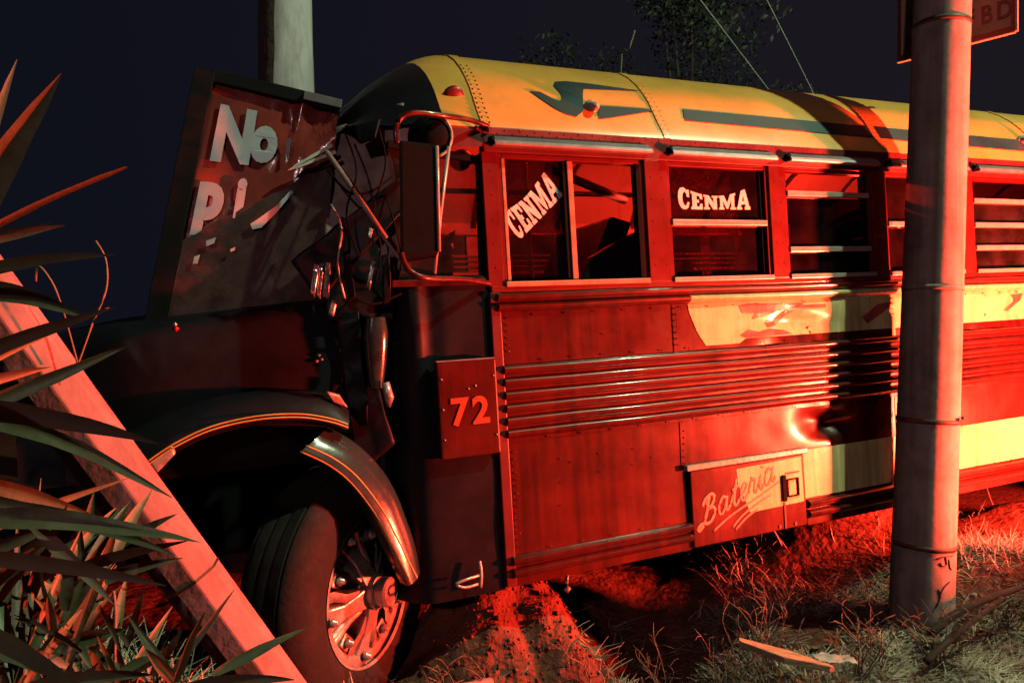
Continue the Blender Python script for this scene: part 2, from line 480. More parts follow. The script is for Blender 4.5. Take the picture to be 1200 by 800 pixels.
def decal(name, poly, m, mapf, off, parent=None, step=(0.05, 0.03)):
    bm = bmesh.new()
    vs = [bm.verts.new((s, h, 0)) for s, h in poly]
    for t in tessellate_polygon([[Vector((s, h, 0)) for s, h in poly]]):
        try: bm.faces.new([vs[i] for i in t])
        except ValueError: pass
    for ax, st in ((0, step[0]), (1, step[1])):
        lo = min(p[ax] for p in poly); hi = max(p[ax] for p in poly)
        v = lo+st
        while v < hi:
            co = [0, 0, 0]; no = [0, 0, 0]; co[ax] = v; no[ax] = 1
            bmesh.ops.bisect_plane(bm, geom=bm.verts[:]+bm.edges[:]+bm.faces[:], plane_co=co, plane_no=no)
            v += st
    for v in bm.verts:
        v.co = Vector(mapf(v.co.x, v.co.y, off))
    bmesh.ops.recalc_face_normals(bm, faces=bm.faces)
    me = bpy.data.meshes.new(name); bm.to_mesh(me); bm.free()
    return link(name, me, m, parent or bus, True)
def map_side(s, h, off): return (s, disp(s, h)-off, h)
def map_flat(w):
    return lambda s, h, off: (s, w-off, h)
def map_roof(s, h, off):
    return (s, prof_w(h)-off*0.9, h+off*0.45)

# roof
rows = []
SROOF = [0.0, 0.25, 0.5, 0.75, 1.0, 1.5, 2.0, 2.5, 3, 3.5, 4, 4.6, 5.2, 5.8, 6.4, 6.8, 7.0, 7.1, 7.2]
for s in SROOF:
    e = 1.0 if s < 6.7 else sqrt(max(0, 1-((s-6.7)/0.52)**2))
    rows.append([(s, w, 2.0+(h-2.0)*(0.35+0.65*e)) for w, h in FULLP])
roof = smooth_by_angle(MB().grid(rows).build("roof", YELLOW, bus, True), 1.0)
# ceiling lining under it
MB().grid([[(s, 0.05+(w)*(2.3/2.4), 1.97+(h-2.0)*0.95) for w, h in FULLP] for s in (-0.05, 3.5, 7.1)]).build("ceiling_lining", INNER, bus, True)

def cap_pt(s, w, h):    # the front cap falls away towards the windscreen
    t = min(1.0, (-s/0.66))**1.7 if s < 0 else 0
    hh = 2.0+(h-2.0)*(1-0.97*t)
    inn = 0.10*max(0, (-s-0.25)/0.4)**2
    ww = w+(inn if w < 1.2 else -inn)*(1-abs(w-1.2)/1.2*0)
    return (s+0.10*t*(abs(w-1.2)/1.2)**2, ww, hh)
MB().grid([[cap_pt(s, w, h) for w, h in FULLP] for s in (0.0, -0.04, -0.09, -0.14, -0.19)]).build("front_roof_cap", YELLOW, bus, True)
vis = [[Vector(cap_pt(s, w-0.0, h)) for w, h in FULLP] for s in [-0.19-0.044*k for k in range(11)]]
for i, r in enumerate(vis):
    for p in r:
        k = i/10
        p.z += k*(0.035*noise.noise(p*4.0)+0.02*noise.noise(p*11))
        p.x += k*0.04*noise.noise(p*5.0+Vector((3, 0, 0)))
MB().grid(vis).build("dented_front_visor", BLACK, bus, True)
# roof seam strips
for s in (0.0, 0.905, 2.319, 3.733, 5.147, 6.561):
    rr = []
    for ds in (-0.022, 0.022):
        rr.append([(s+ds, w-0.004*(1 if w < 1.2 else -1), h+0.003) for w, h in FULLP])
    MB().grid(rr).build("roof_seam", YELLOW, bus, True)

# roof graphics
bird = [(0.262, 2.207), (0.312, 2.208), (0.362, 2.178), (0.393, 2.166), (0.415, 2.178), (0.418, 2.211), (0.402, 2.254), (0.424, 2.282), (0.489, 2.293), (0.609, 2.291), (0.893, 2.274), (0.70, 2.262), (0.556, 2.252), (0.535, 2.215), (0.520, 2.178), (0.500, 2.120), (0.451, 2.086), (0.405, 2.095), (0.358, 2.122), (0.314, 2.160)]
decal("roof_bird_graphic", bird, TEAL, map_roof, 0.004, roof)
decal("roof_wing_graphic", [(0.60, 2.157), (0.70, 2.160), (0.82, 2.162), (0.95, 2.160), (0.83, 2.140), (0.72, 2.115), (0.62, 2.093), (0.565, 2.083), (0.575, 2.12)], TEAL, map_roof, 0.004, roof)
stripe = [(1.05, 2.112), (1.5, 2.105), (2.5, 2.090), (3.5, 2.078), (7.0, 2.075), (7.0, 2.160), (3.5, 2.160), (2.5, 2.165), (1.5, 2.175), (1.07, 2.178)]
decal("roof_stripe", stripe, TEAL, map_roof, 0.004, roof, (0.25, 0.02))

# marker lamps on the roof edge
for s, h in ((0.545, 2.150), (3.62, 2.165), (6.5, 2.16)):
    w = prof_w(h)
    b = MB(); b.lathe([(0.030, 0.0), (0.032, -0.012), (0.024, -0.016), (0.024, -0.018), (0.022, -0.05), (0.014, -0.068), (0.0, -0.074)], 20)
    o = b.build("marker_lamp", CLEAR, bus, True)
    o.matrix_basis = Matrix.Translation((s, w+0.003, h)) @ Matrix.Rotation(radians(90), 4, 'Z') @ Matrix.Rotation(radians(-16), 4, 'Y')
b = MB(); b.lathe([(0.048, 0.004), (0.046, -0.006), (0.030, -0.013), (0.0, -0.015)], 20)
o = b.build("red_marker_lamp", DARKLENS, bus, True)
o.matrix_basis = Matrix.Translation((-0.10, prof_w(2.165)+0.010, 2.150)) @ Matrix.Rotation(radians(90), 4, 'Z') @ Matrix.Rotation(radians(-35), 4, 'Y')

# header band, sill, window posts
MB().box(-0.02, LEN, -0.002, 0.05, 1.900, 2.004).build("header_band", MAROON, bus, False, 0.004)
MB().box(-0.02, LEN, 0.0, 0.06, 1.318, 1.345).build("window_sill", REDP, bus, False, 0.003)
P = 0.707
win = [(0.040, 0.765)]+[(0.887+P*k, 1.495+P*k) for k in range(9)]
edges = [(-0.03, 0.040)]+[(win[k][1], win[k+1][0]) for k in range(len(win)-1)]+[(win[-1][1], LEN)]
for a, c in edges:
    MB().box(a, c, 0.001, 0.075, 1.345, 1.900).build("window_post", REDP, bus, False, 0.003)

# slab letters
def outline_C():
    o = []
    for k in range(15):
        a = radians(42+(318-42)*k/14); o.append((0.46+0.46*cos(a), 0.5+0.5*sin(a)))
    i = []
    for k in range(13):
        a = radians(312-(312-48)*k/12); i.append((0.50+0.22*cos(a), 0.5+0.31*sin(a)))
    return o[:1]+o[1:]+i
LET = {
 'C': (0.86, [[(0.80, 0.36), (0.66, 0.36), (0.62, 0.24), (0.52, 0.17), (0.42, 0.20), (0.34, 0.34), (0.32, 0.5), (0.34, 0.66), (0.42, 0.80), (0.52, 0.83), (0.60, 0.76), (0.63, 0.62), (0.80, 0.62), (0.80, 1.0), (0.68, 1.0), (0.66, 0.92), (0.52, 1.0), (0.38, 1.0), (0.20, 0.92), (0.07, 0.75), (0.02, 0.5), (0.07, 0.25), (0.20, 0.08), (0.38, 0.0), (0.56, 0.0), (0.72, 0.10)]]),
 'E': (0.84, [[(0, 0), (.80, 0), (.80, .36), (.64, .36), (.60, .17), (.40, .17), (.40, .42), (.56, .42), (.56, .60), (.40, .60), (.40, .83), (.60, .83), (.64, .66), (.80, .66), (.80, 1), (0, 1), (0, .86), (.09, .86), (.09, .14), (0, .14)]]),
 'N': (1.04, [[(0, 0), (.42, 0), (.42, .14), (.32, .14), (.32, .56), (.66, 0), (.94, 0), (.94, .86), (1.02, .86), (1.02, 1), (.60, 1), (.60, .86), (.70, .86), (.70, .48), (.38, 1), (0, 1), (0, .86), (.09, .86), (.09, .14), (0, .14)]]),
 'M': (1.24, [[(0, 0), (.38, 0), (.38, .14), (.30, .14), (.30, .62), (.54, .05), (.66, .05), (.90, .62), (.90, .14), (.82, .14), (.82, 0), (1.22, 0), (1.22, .14), (1.13, .14), (1.13, .86), (1.22, .86), (1.22, 1), (.84, 1), (.61, .46), (.38, 1), (0, 1), (0, .86), (.09, .86), (.09, .14), (0, .14)]]),
 'A': (1.02, [[(0, 0), (.40, 0), (.40, .14), (.31, .14), (.35, .27), (.65, .27), (.69, .14), (.60, .14), (.60, 0), (1.02, 0), (1.02, .14), (.95, .14), (.66, 1), (.36, 1), (.07, .14), (0, .14)], [(.41, .43), (.59, .43), (.50, .74)]]),
}
def word_mesh(name, mapf, m, parent, gap=0.05):
    tot = sum(LET[c][0] for c in "CENMA")+gap*4
    x = 0
    for ch in "CENMA":
        wd, loops = LET[ch]
        vv = []; 
        def dens(lp):
            out = []
            for i in range(len(lp)):
                a = lp[i]; c = lp[(i+1) % len(lp)]
                n = max(1, int(max(abs(a[0]-c[0]), abs(a[1]-c[1]))/0.15))
                for k in range(n): out.append((a[0]+(c[0]-a[0])*k/n, a[1]+(c[1]-a[1])*k/n))
            return out
        loops = [dens(l) for l in loops]
        tri = tessellate_polygon([[Vector((a, c, 0)) for a, c in l] for l in loops])
        flat = [p for l in loops for p in l]
        v = [mapf((x+a)/tot, c) for a, c in flat]
        o = MB(); o.v = v; o.f = [tuple(t) for t in tri]
        o.build(name, m, parent)
        x += wd+gap

def window_frame(a, c, parts):
    pass
GW = 0.035
for k, (a, c) in enumerate(win):
    b = MB()
    fr = 0.020
    b.box(a, a+fr, 0.012, 0.06, 1.346, 1.899); b.box(c-fr, c, 0.012, 0.06, 1.346, 1.899)
    b.box(a+fr, c-fr, 0.014, 0.06, 1.880, 1.899); b.box(a+fr, c-fr, 0.010, 0.06, 1.346, 1.364)
    wnd = b.build("window", REDP, bus, False, 0.003)
    # bright sill strip
    MB().box(a+0.006, c-0.006, -0.008, 0.0095, 1.340, 1.362).build("sill_strip", ALU if k else FRAME, wnd, False, 0.003)
    if k == 0:
        mx = 0.382
        MB().box(mx-0.012, mx+0.014, 0.008, 0.055, 1.365, 1.879).build("sliding_mullion", FRAME, wnd, False, 0.003)
        MB().box(a+fr+.001, a+fr+0.016, 0.010, 0.05, 1.365, 1.879).build("sash_edge", FRAME, wnd, False, 0.002)
        MB().box(mx-0.032, mx-0.0125, 0.014, 0.05, 1.365, 1.879).build("rubber_seal", MATTE, wnd)
        MB().box(c-fr-0.022, c-fr-.001, 0.010, 0.05, 1.365, 1.879).build("rubber_seal", MATTE, wnd)
        pane = MB().box(a+fr+.016, mx-0.034, GW, GW+0.004, 1.365, 1.879).build("pane", GLASSD, wnd)
        def m1(x, y):
            k1 = 0.088+0.030*(abs(2*x-1)**1.5)
            return (0.128+0.226*x-0.070*y, GW-0.004, 1.534+0.200*x+k1*y)
        word_mesh("window_lettering", m1, WHITE, wnd)
        continue
    up, lo = 1.879, 1.365
    bars = {1: [1.618], 2: [1.769, 1.487], 3: [1.620], 4: [1.760, 1.620, 1.487]}.get(k, [1.62])
    for hb in bars:
        MB().box(a+fr+.001, c-fr-.001, 0.004, 0.03, hb-0.014, hb+0.014).build("sash_bar", ALU, wnd, False, 0.004)
    MB().box(c-fr-0.020, c-fr-.001, 0.026, 0.058, 1.365, 1.879).build("rubber_seal", MATTE, wnd)
    # lining of the reveal, bright top rail
    if k in (2, 4):
        MB().box(a+fr+.001, c-fr-.022, GW, GW+0.004, lo, bars[0]-0.0145).build("pane", GLASSD if k == 2 else GLASSC, wnd)
    else:
        MB().box(a+fr+.001, c-fr-.022, GW, GW+0.004, bars[0]+0.0145, up).build("pane", GLASSD, wnd)
        MB().box(a+fr+.001, c-fr-.022, GW+0.010, GW+0.014, lo, bars[0]-0.0145).build("pane", GLASSD, wnd)
    if k == 1:
        def mm(x, y):
            top = 1.800-0.050*(4*x*(1-x)); bot = 1.683+0.004*x
            return (0.962+0.432*x, GW-0.004, bot+(top-bot)*y)
        word_mesh("window_lettering", mm, WHITE, wnd)
# drip caps over the windows
for k, (a, c) in enumerate(win):
    prof = [(-0.003, 1.966), (-0.020, 1.958), (-0.040, 1.940), (-0.048, 1.926), (-0.044, 1.919), (-0.003, 1.921)]
    s0 = a-0.025 if k == 0 else a+0.01
    d = MB(); d.grid([[(s, w, h) for w, h in prof] for s in (s0, c+0.02)])
    d.f.append(tuple(range(len(prof)))); d.f.append(tuple(range(len(prof), 2*len(prof))))
    d.build("drip_cap", CAPGREY, bus, False)
    MB().tube([(s0-0.018, -0.022, 1.943), (s0+0.003, -0.022, 1.944)], [0.012, 0.018], 10).build("drip_cap_end", MATTE, bus, True)

# corrugated rails and ribs
def rail(name, m, s0, s1, h1, hgt, out=0.020, base=-0.0):
    pr = [(base, h1), (base-out*0.55, h1-hgt*0.08), (base-out, h1-hgt*0.28), (base-out, h1-hgt*0.52), (base-out*0.55, h1-hgt*0.82), (base-0.002, h1-hgt*0.97), (base, h1-hgt)]
    ns = max(1, int((s1-s0)/0.3))
    d = MB()
    rows = []
    for i in range(ns+1):
        s = s0+(s1-s0)*i/ns
        wob = 0.0035*noise.noise((s*2.3, h1*9, 1.0))
        rows.append([(s, w+wob*0.5, h+wob) for w, h in pr])
    d.grid(rows)
    d.f.append(tuple(range(len(pr)))); d.f.append(tuple(range(len(d.v)-len(pr), len(d.v))))
    return smooth_by_angle(d.build(name, m, bus, False), 0.9)
rail("rub_rail", RED, 0.0, LEN, 1.316, 0.040, 0.024)
rail("rub_rail", RED, 0.0, 0.968, 1.276, 0.040, 0.024)
rail("rub_rail", CREAM, 0.968, LEN, 1.276, 0.040, 0.024)
for k in range(6):
    rail("side_rib", RED, 0.01, LEN, 1.016-0.0535*k, 0.040, 0.021)
MB().grid([[(s, 0.006+0.004*noise.noise((s*3, h*5, 0))+0.003*noise.noise((s*9, h*9, 4)), h) for s in [0.0+LEN*i/180 for i in range(181)]] for h in [0.690+0.0273*i for i in range(13)]]).build("rib_backing", RED, bus, True)
# plain panels
for a, c in ((0.0, 0.884), (0.888, 2.298), (2.302, 3.712), (3.716, 5.12), (5.124, LEN)):
    panel("upper_side_panel", RED, a, c, 1.016, 1.238)
panel("lower_side_panel", RED, 0.0, 0.890, 0.190, 0.692)
panel("lower_side_panel", RED, 0.894, 2.298, 0.488, 0.692, step=0.025)
panel("lower_side_panel", RED, 1.612, 2.298, 0.110, 0.488)
for a, c in ((2.302, 3.712), (3.716, 5.12), (5.124, LEN)):
    panel("lower_side_panel", RED, a, c, 0.110, 0.692)
# seam strips of the panels (proud lap joints)
for s, h0, h1 in ((0.886, 1.018, 1.236), (0.892, 0.49, 0.69), (2.30, 1.018, 1.236), (2.30, 0.24, 0.69), (3.714, 1.018, 1.236), (3.714, 0.12, 0.69)):
    panel("lap_joint", RED if s < 1 else (CREAM if h0 > 1.0 else RED), s-0.014, s+0.014, h0, h1, 0.0032, 0.014)
# front edge strip of the body
MB().box(-0.030, 0.014, -0.004, 0.05, 0.100, 1.318).build("corner_strip", MAROON, bus, False, 0.004)
# lower double rail and skirt
for a, c in ((0.0, 0.905), (1.622, LEN)):
    rail("skirt_rail", RED, a, c, 0.226, 0.044, 0.026)
    rail("skirt_rail", RED, a, c, 0.176, 0.044, 0.026)
    MB().box(a, c, 0.002, 0.02, 0.098, 0.200).build("skirt_edge", RED, bus, False, 0.002)
# battery door
bd = MB().box(0.912, 1.604, -0.012, 0.03, 0.108, 0.462).build("battery_door", RED, bus, False, 0.004)
MB().box(0.890, 1.625, -0.022, 0.02, 0.466, 0.492).build("door_drip_ledge", ALU, bus, False, 0.004)
MB().box(0.895, 1.62, 0.015, 0.04, 0.100, 0.466).build("door_recess", MATTE, bus)
decal("door_cream_patch", [(1.180, 0.440), (1.586, 0.452), (1.592, 0.228), (1.250, 0.222), (1.215, 0.30), (1.185, 0.37)], CREAM, map_flat(-0.012), 0.0005, bd)
la = MB(); la.box(1.452, 1.476, -0.022, -0.0125, 0.245, 0.375)
la.build("latch", MATTE, bd, False, 0.002)
la = MB()
for (a, c, e, f) in ((1.482, 1.560, 0.345, 0.353), (1.482, 1.560, 0.262, 0.270), (1.552, 1.560, 0.270, 0.345), (1.482, 1.492, 0.270, 0.345)):
    la.box(a, c, -0.019, -0.0125, e, f)
la.build("latch_plate", MATTE, bd)
MB().box(1.478, 1.568, -0.017, -0.0125, 0.378, 0.384).build("latch_plate", BAND, bd)
for a, c, e, f in ((1.458, 1.468, 0.112, 0.24), (1.42, 1.436, 0.118, 0.135), (1.52, 1.534, 0.118, 0.135)):
    MB().box(a, c, -0.016, -0.0125, e, f).build("rust_streak", BAND, bd)
# hand painted word: Bateria
gl = {
 'B': ([[(0.10, 0.0), (-0.12, -0.10), (-0.22, 0.02), (-0.05, 0.10), (0.18, 0.15), (0.34, 0.75), (0.40, 1.0), (0.30, 0.92), (0.26, 0.72)],
        [(0.02, 0.78), (0.20, 1.02), (0.55, 1.06), (0.70, 0.86), (0.55, 0.62), (0.36, 0.56), (0.62, 0.52), (0.76, 0.30), (0.56, 0.02), (0.28, 0.0), (0.12, 0.10)]], 0.92),
 'a': ([[(0.48, 0.55), (0.28, 0.66), (0.08, 0.42), (0.10, 0.10), (0.28, 0.02), (0.46, 0.25), (0.54, 0.62), (0.50, 0.15), (0.60, 0.02), (0.74, 0.16)]], 0.74),
 't': ([[(0.0, 0.16), (0.22, 0.60), (0.36, 1.05), (0.24, 0.40), (0.24, 0.08), (0.38, 0.0), (0.54, 0.16)], [(0.06, 0.68), (0.56, 0.74)]], 0.54),
 'e': ([[(0.0, 0.16), (0.30, 0.34), (0.44, 0.56), (0.30, 0.68), (0.12, 0.46), (0.12, 0.14), (0.28, 0.0), (0.54, 0.18)]], 0.54),
 'r': ([[(0.0, 0.16), (0.16, 0.62), (0.22, 0.72), (0.22, 0.58), (0.40, 0.60), (0.36, 0.20), (0.44, 0.02), (0.60, 0.16)]], 0.60),
 'i': ([[(0.0, 0.16), (0.16, 0.60), (0.12, 0.15), (0.22, 0.0), (0.36, 0.16)], [(0.20, 0.86), (0.24, 0.92)]], 0.36),
}
x = 0.0
org = Vector((0.958, 0.198)); U1 = Vector((0.103, 0.036)); V1 = Vector((0.010, 0.118))
TANTXT = mat("tan_lettering", (0.50, 0.17, 0.09), 0.5, 0, 0.2, 20)
for ch in "Bateria":
    strokes, adv = gl[ch]
    t = MB()
    for st in strokes:
        pts = [(org.x+U1.x*(x+a)+V1.x*c, -0.014, org.y+U1.y*(x+a)+V1.y*c) for a, c in st]
        t.tube(catmull(pts, 4), 0.0088 if ch == 'B' else 0.0078, 6)
    t.v = [(a, -0.0128+(c+0.014)*0.12, e) for a, c, e in t.v]
    t.build("door_lettering", PINKTXT if x < 2.7 else TANTXT, bd, True)
    x += adv
for q in ([(1.02, 0.165), (1.12, 0.220), (1.26, 0.275), (1.40, 0.330), (1.46, 0.358)], [(1.135, 0.165), (1.20, 0.215), (1.30, 0.262), (1.385, 0.290)], [(1.15, 0.150), (1.22, 0.200), (1.30, 0.235)]):
    t = MB().tube(catmull([(a, -0.0135, c) for a, c in q], 4), [0.003]*1+[0.005]*(len(q)*4-5)+[0.003]*1 if False else 0.0055, 6)
    t.v = [(a, -0.0126+(c+0.0135)*0.12, e) for a, c, e in t.v]
    t.build("lettering_underline", PINKTXT, bd, True)
# cream bands
def cl(h):
    pts = [(1.030, 1.062), (1.10, 1.010), (1.20, 0.968), (1.24, 0.962)]
    for (h0, s0), (h1, s1) in zip(pts, pts[1:]):
        if h <= h1: return s0+(s1-s0)*max(0, h-h0)/(h1-h0)
    return 0.966
cb = lambda s: 1.036 if s < 1.275 else (1.036+0.022*min(1, (s-1.275)/0.02))
panel("cream_side_band", CREAM, 0.96, LEN, 1.036, 1.2365, 0.003, 0.04, cb, cl)
panel("cream_lower_band", CREAM, 1.614, LEN, 0.236, 0.478, 0.003, 0.1)
# scraped places where the cream film is torn off
for pl in ([(1.262, 1.215), (1.33, 1.225), (1.50, 1.218), (1.68, 1.215), (1.60, 1.185), (1.50, 1.180), (1.42, 1.160), (1.34, 1.150), (1.36, 1.178), (1.28, 1.182)],
           [(1.262, 1.075), (1.32, 1.100), (1.38, 1.085), (1.45, 1.098), (1.56, 1.085), (1.60, 1.066), (1.44, 1.062), (1.30, 1.060)],
           [(1.42, 1.128), (1.445, 1.142), (1.47, 1.128), (1.52, 1.165), (1.58, 1.195), (1.66, 1.205), (1.82, 1.205), (1.82, 1.188), (1.64, 1.186), (1.56, 1.160), (1.50, 1.112), (1.44, 1.104)],
           [(3.30, 1.205), (3.42, 1.21), (3.40, 1.17), (3.30, 1.11), (3.26, 1.115), (3.34, 1.17)],
           [(2.08, 1.13), (2.20, 1.19), (2.3, 1.20), (2.29, 1.17), (2.20, 1.13), (2.12, 1.09)]):
    decal("scraped_patch", pl, PEEL, map_side, 0.0055)

# rivets
rv = MB(); random.seed(3)
def riv(s, h, w=0.0, r=0.0062): rv.octa((s, w+r*0.3, h), r*0.8)
s = 0.01
while s < 5.6:
    riv(s, 1.990, -0.003, 0.007); riv(s+0.035, 1.976, -0.003, 0.006); s += 0.07
for a, c in edges:
    if a > 5.3: break
    xs = (a+0.030, c-0.030) if c-a > 0.09 else ((a+c)/2,)
    for q in xs:
        for h in (1.42, 1.52, 1.62, 1.72, 1.82): riv(q, h, 0.0)
s = 0.16
while s < 5.4:
    riv(s, 1.222, -0.004); riv(s+0.03, 1.030, -0.004); riv(s, 0.936, -0.004); riv(s+0.05, 0.700, -0.004); riv(s+0.02, 0.237, -0.006)
    s += 0.152
for q in (0.022, 0.040): 
    h = 0.245
    while h < 1.215:
        if not (0.66 < h < 1.03): riv(q+(0.0 if q < .03 else 0), h+(0.014 if q > .03 else 0), -0.004, 0.0055)
        h += 0.028
for q in (0.880, 0.893, 2.295, 2.306, 3.714):
    h = 1.05
    while h < 1.22: riv(q, h, -0.002, 0.0055); h += 0.028
for q in (0.897, 2.30, 3.714):
    h = 0.50
    while h < 0.68: riv(q, h, -0.002, 0.0055); h += 0.030
for q in (0.905, 2.319, 3.733):
    for dq in (-0.014, 0.014):
        for h in [2.02+0.026*i for i in range(12)]: rv.octa((q+dq, prof_w(h)-0.003, h+0.001), 0.0055)
for h in [2.02+0.024*i for i in range(14)]:
    for dq in (-0.012, 0.016): rv.octa((dq, prof_w(h)-0.004, h+0.002), 0.0065)
for (q, h) in ((0.25, 0.60), (0.44, 0.60), (0.62, 0.60), (0.25, 0.50), (0.44, 0.52), (0.62, 0.53), (0.25, 0.40), (0.50, 1.12), (0.3, 0.58), (0.72, .55)):
    riv(q, h, -0.002, 0.005)
o = rv.build("rivet", RED, bus, True, fix=False); o['kind'] = 'stuff'

# number board
nb = MB().box(-0.288, -0.036, -0.035, 0.004, 0.664, 1.048).build("number_board", RED, bus, False, 0.006)
def text_obj(name, body, size, m, parent, M, off=0.0, ext=0.0015, shear=0.0, spacing=1.0):
    cu = bpy.data.curves.new(name, 'FONT')
    cu.body = body; cu.size = size; cu.offset = off; cu.extrude = ext; cu.shear = shear
    cu.space_character = spacing
    cu.resolution_u = 4
    t = bpy.data.objects.new(name, cu)
    COL.objects.link(t)
    bpy.context.view_layer.update()
    me = bpy.data.meshes.new_from_object(t.evaluated_get(bpy.context.evaluated_depsgraph_get()))
    bpy.data.objects.remove(t); bpy.data.curves.remove(cu)
    me.transform(M)
    return link(name, me, m, parent)
UPS = Matrix(((1, 0, 0, 0), (0, 0, -1, 0), (0, 1, 0, 0), (0, 0, 0, 1)))     # text plane -> s,h plane facing outward
for ch, sx in (('7', -0.243), ('2', -0.151)):
    text_obj("board_digit", ch, 0.150, DIGIT, nb, Matrix.Translation((sx, -0.0375, 0.796)) @ Matrix.Rotation(radians(0), 4, 'Y') @ UPS, 0.0045)
for q, h in ((-0.272, 0.98), (-0.272, 0.86), (-0.272, 0.74), (-0.05, 0.98), (-0.05, 0.74), (-0.16, 0.935), (-0.13, 0.945)):
    MB().octa((q, -0.036, h), 0.006).build("screw", ALU, nb, True)
MB().box(-0.288, -0.040, -0.037, 0.0, 1.0485, 1.054).build("board_edge", CAPGREY, nb)

# ------- cab side: door panel, driver's window, pillars
rows = []
for j in range(15):
    h = 0.09+1.30*j/14
    row = []
    for i in range(19):
        u = i/18
        s = -0.032-0.48*u
        w = 0.012+0.006*noise.noise((s*5, h*4, 2))+0.015*noise.noise((s*3, h*2, 7))*u
        if u > 0.62: w += 0.30*((u-0.62)/0.38)**2
        if h > 0.8: w -= 0.028*exp(-((s+0.36)/.045)**2)*exp(-((h-1.20)/.14)**2)-0.02*exp(-((s+0.29)/.03)**2)
        row.append((s, w, h))
    rows.append(row)
MB().grid(rows).build("cab_side_panel", BLACK, bus, True)
MB().box(-0.44, -0.045, -0.004, 0.03, 1.352, 1.380).build("cab_window_ledge", RED, bus, False, 0.006)
# driver's window frame (black rubber), pane remains
fr = MB()
o4 = [side(455, 168, 0.02), side(568, 188, 0.02), side(572, 326, 0.02), side(470, 326, 0.02)]
def strip(mb_, a, c, wid, dep=0.035):
    a = Vector(a); c = Vector(c); t = (c-a).normalized(); n = Vector((0, 1, 0)).cross(t)*wid
    mb_.prism([a-n, a+n, c+n, c-n], (0, dep, 0))
strip(fr, o4[0], o4[1], 0.014); strip(fr, o4[1]+Vector((-0.012, 0.002, -0.01)), o4[2]+Vector((-0.012, 0.002, 0.01)), 0.016); strip(fr, o4[2]+Vector((0, 0.004, 0)), o4[3]+Vector((0, 0.004, 0)), 0.012)
fr.build("driver_window_frame", MATTE, bus)
MB().prism([p+Vector((0, 0.02, 0)) for p in o4], (0, 0.003, 0)).build("driver_window_pane", GLASSC, bus)
# crumpled glass left in the lower corner
b = MB()
q0, q1, q2, q3 = side(455, 268, 0.10), side(480, 280, 0.10), side(482, 335, 0.10), side(455, 340, 0.10)
b.grid([[tuple((q0.lerp(q1, i/8)).lerp(q3.lerp(q2, i/8), j/8)+Vector((0, 0.03*noise.noise((i*.7, j*.8, 1)), 0))) for i in range(9)] for j in range(9)])
q0, q1, q2, q3 = side(512, 285, 0.10), side(532, 270, 0.10), side(530, 325, 0.10), side(508, 328, 0.10)
b.grid([[tuple((q0.lerp(q1, i/8)).lerp(q3.lerp(q2, i/8), j/8)+Vector((0, 0.03*noise.noise((i*.7, j*.8, 4)), 0))) for i in range(9)] for j in range(9)])
b.build("shattered_glass_sheet", mat("frosted_shards", (0.55, 0.42, 0.40), 0.3, 0, 0.5, 25, 0.006, 40), bus)
# header over the driver's window
b = MB()
b.grid([[Vector(side(x, y0, 0.0+0.05*max(0, (520-x)/60)**2)) for x in (572, 545, 520, 490, 460, 440)] for y0 in (150, 172)])
b.build("cab_header", MAROON, bus, True)

# interior
MB().box(-0.3, LEN, 0.06, 2.34, 0.50, 0.53).build("bus_floor", MATTE, bus)
MB().box(0.0, LEN, 2.34, 2.40, 0.10, 1.345).build("far_side_wall", INNER, bus)
MB().box(0.0, LEN, 2.34, 2.40, 1.90, 2.02).build("far_header", INNER, bus)
for a, c in edges[:]:
    MB().box(a, c, 2.34, 2.40, 1.345, 1.90).build("far_window_post", INNER, bus)
for a, c in win:
    MB().box(a, c, 2.36, 2.364, 1.345, 1.90).build("far_pane", GLASSD, bus)
for h in (1.62,):
    MB().box(0.0, LEN, 2.325, 2.339, h-0.012, h+0.012).build("far_sash_rail", ALU, bus)
MB().box(0.0, LEN, 0.075, 0.085, 0.53, 1.318).build("inner_side_lining", INNER, bus)
MB().box(LEN-0.06, LEN, 0.0, 2.4, 0.1, 2.35).build("rear_wall", RED, bus)
MB().box(-0.30, LEN, 0.10, 2.30, 0.22, 0.49).build("underframe", MATTE, bus)
MB().box(-0.9, LEN-0.3, 0.65, 0.75, 0.02, 0.21).build("chassis_rail", MATTE, bus)
MB().box(-0.9, LEN-0.3, 1.65, 1.75, 0.02, 0.21).build("chassis_rail", MATTE, bus)
for row in range(8):
    for w0 in (0.12, 1.42):
        s0 = 0.55+0.78*row
        b = MB()
        b.box(s0, s0+0.40, w0, w0+0.85, 0.80, 0.92)
        b.prism([(s0+0.40, w0, 0.85), (s0+0.48, w0, 0.85), (s0+0.56, w0, 1.44), (s0+0.50, w0, 1.45)], (0, 0.85, 0))
        b.box(s0+0.05, s0+0.38, w0+0.1, w0+0.14, 0.53, 0.80)
        b.build("bench_seat", SEATM, bus, False, 0.012)
for w in (0.50, 1.9):
    MB().tube([(-0.2, w, 1.84), (3, w, 1.85), (7.0, w, 1.84)], 0.014, 8).build("ceiling_grab_rail", ALU, bus, True)
for s0 in (0.62, 2.1, 3.6):
    MB().tube([(s0, 0.95, 0.53), (s0, 0.95, 2.4)], 0.013, 8).build("grab_pole", ALU, bus, True)
for k in range(9):
    s0 = 0.825+0.707*k
    MB().grid([[(s0+ds, 0.065+w*(2.27/2.4), 1.955+(h-2.0)*0.93) for w, h in FULLP] for ds in (-0.02, 0.02)]).build("ceiling_bow", SEATM, bus, True)
for h in (1.66, 1.70, 1.74):
    MB().tube([(0.1, 2.28, h), (6.8, 2.28, h)], 0.010, 6).build("luggage_rack_bar", ALU, bus, True)
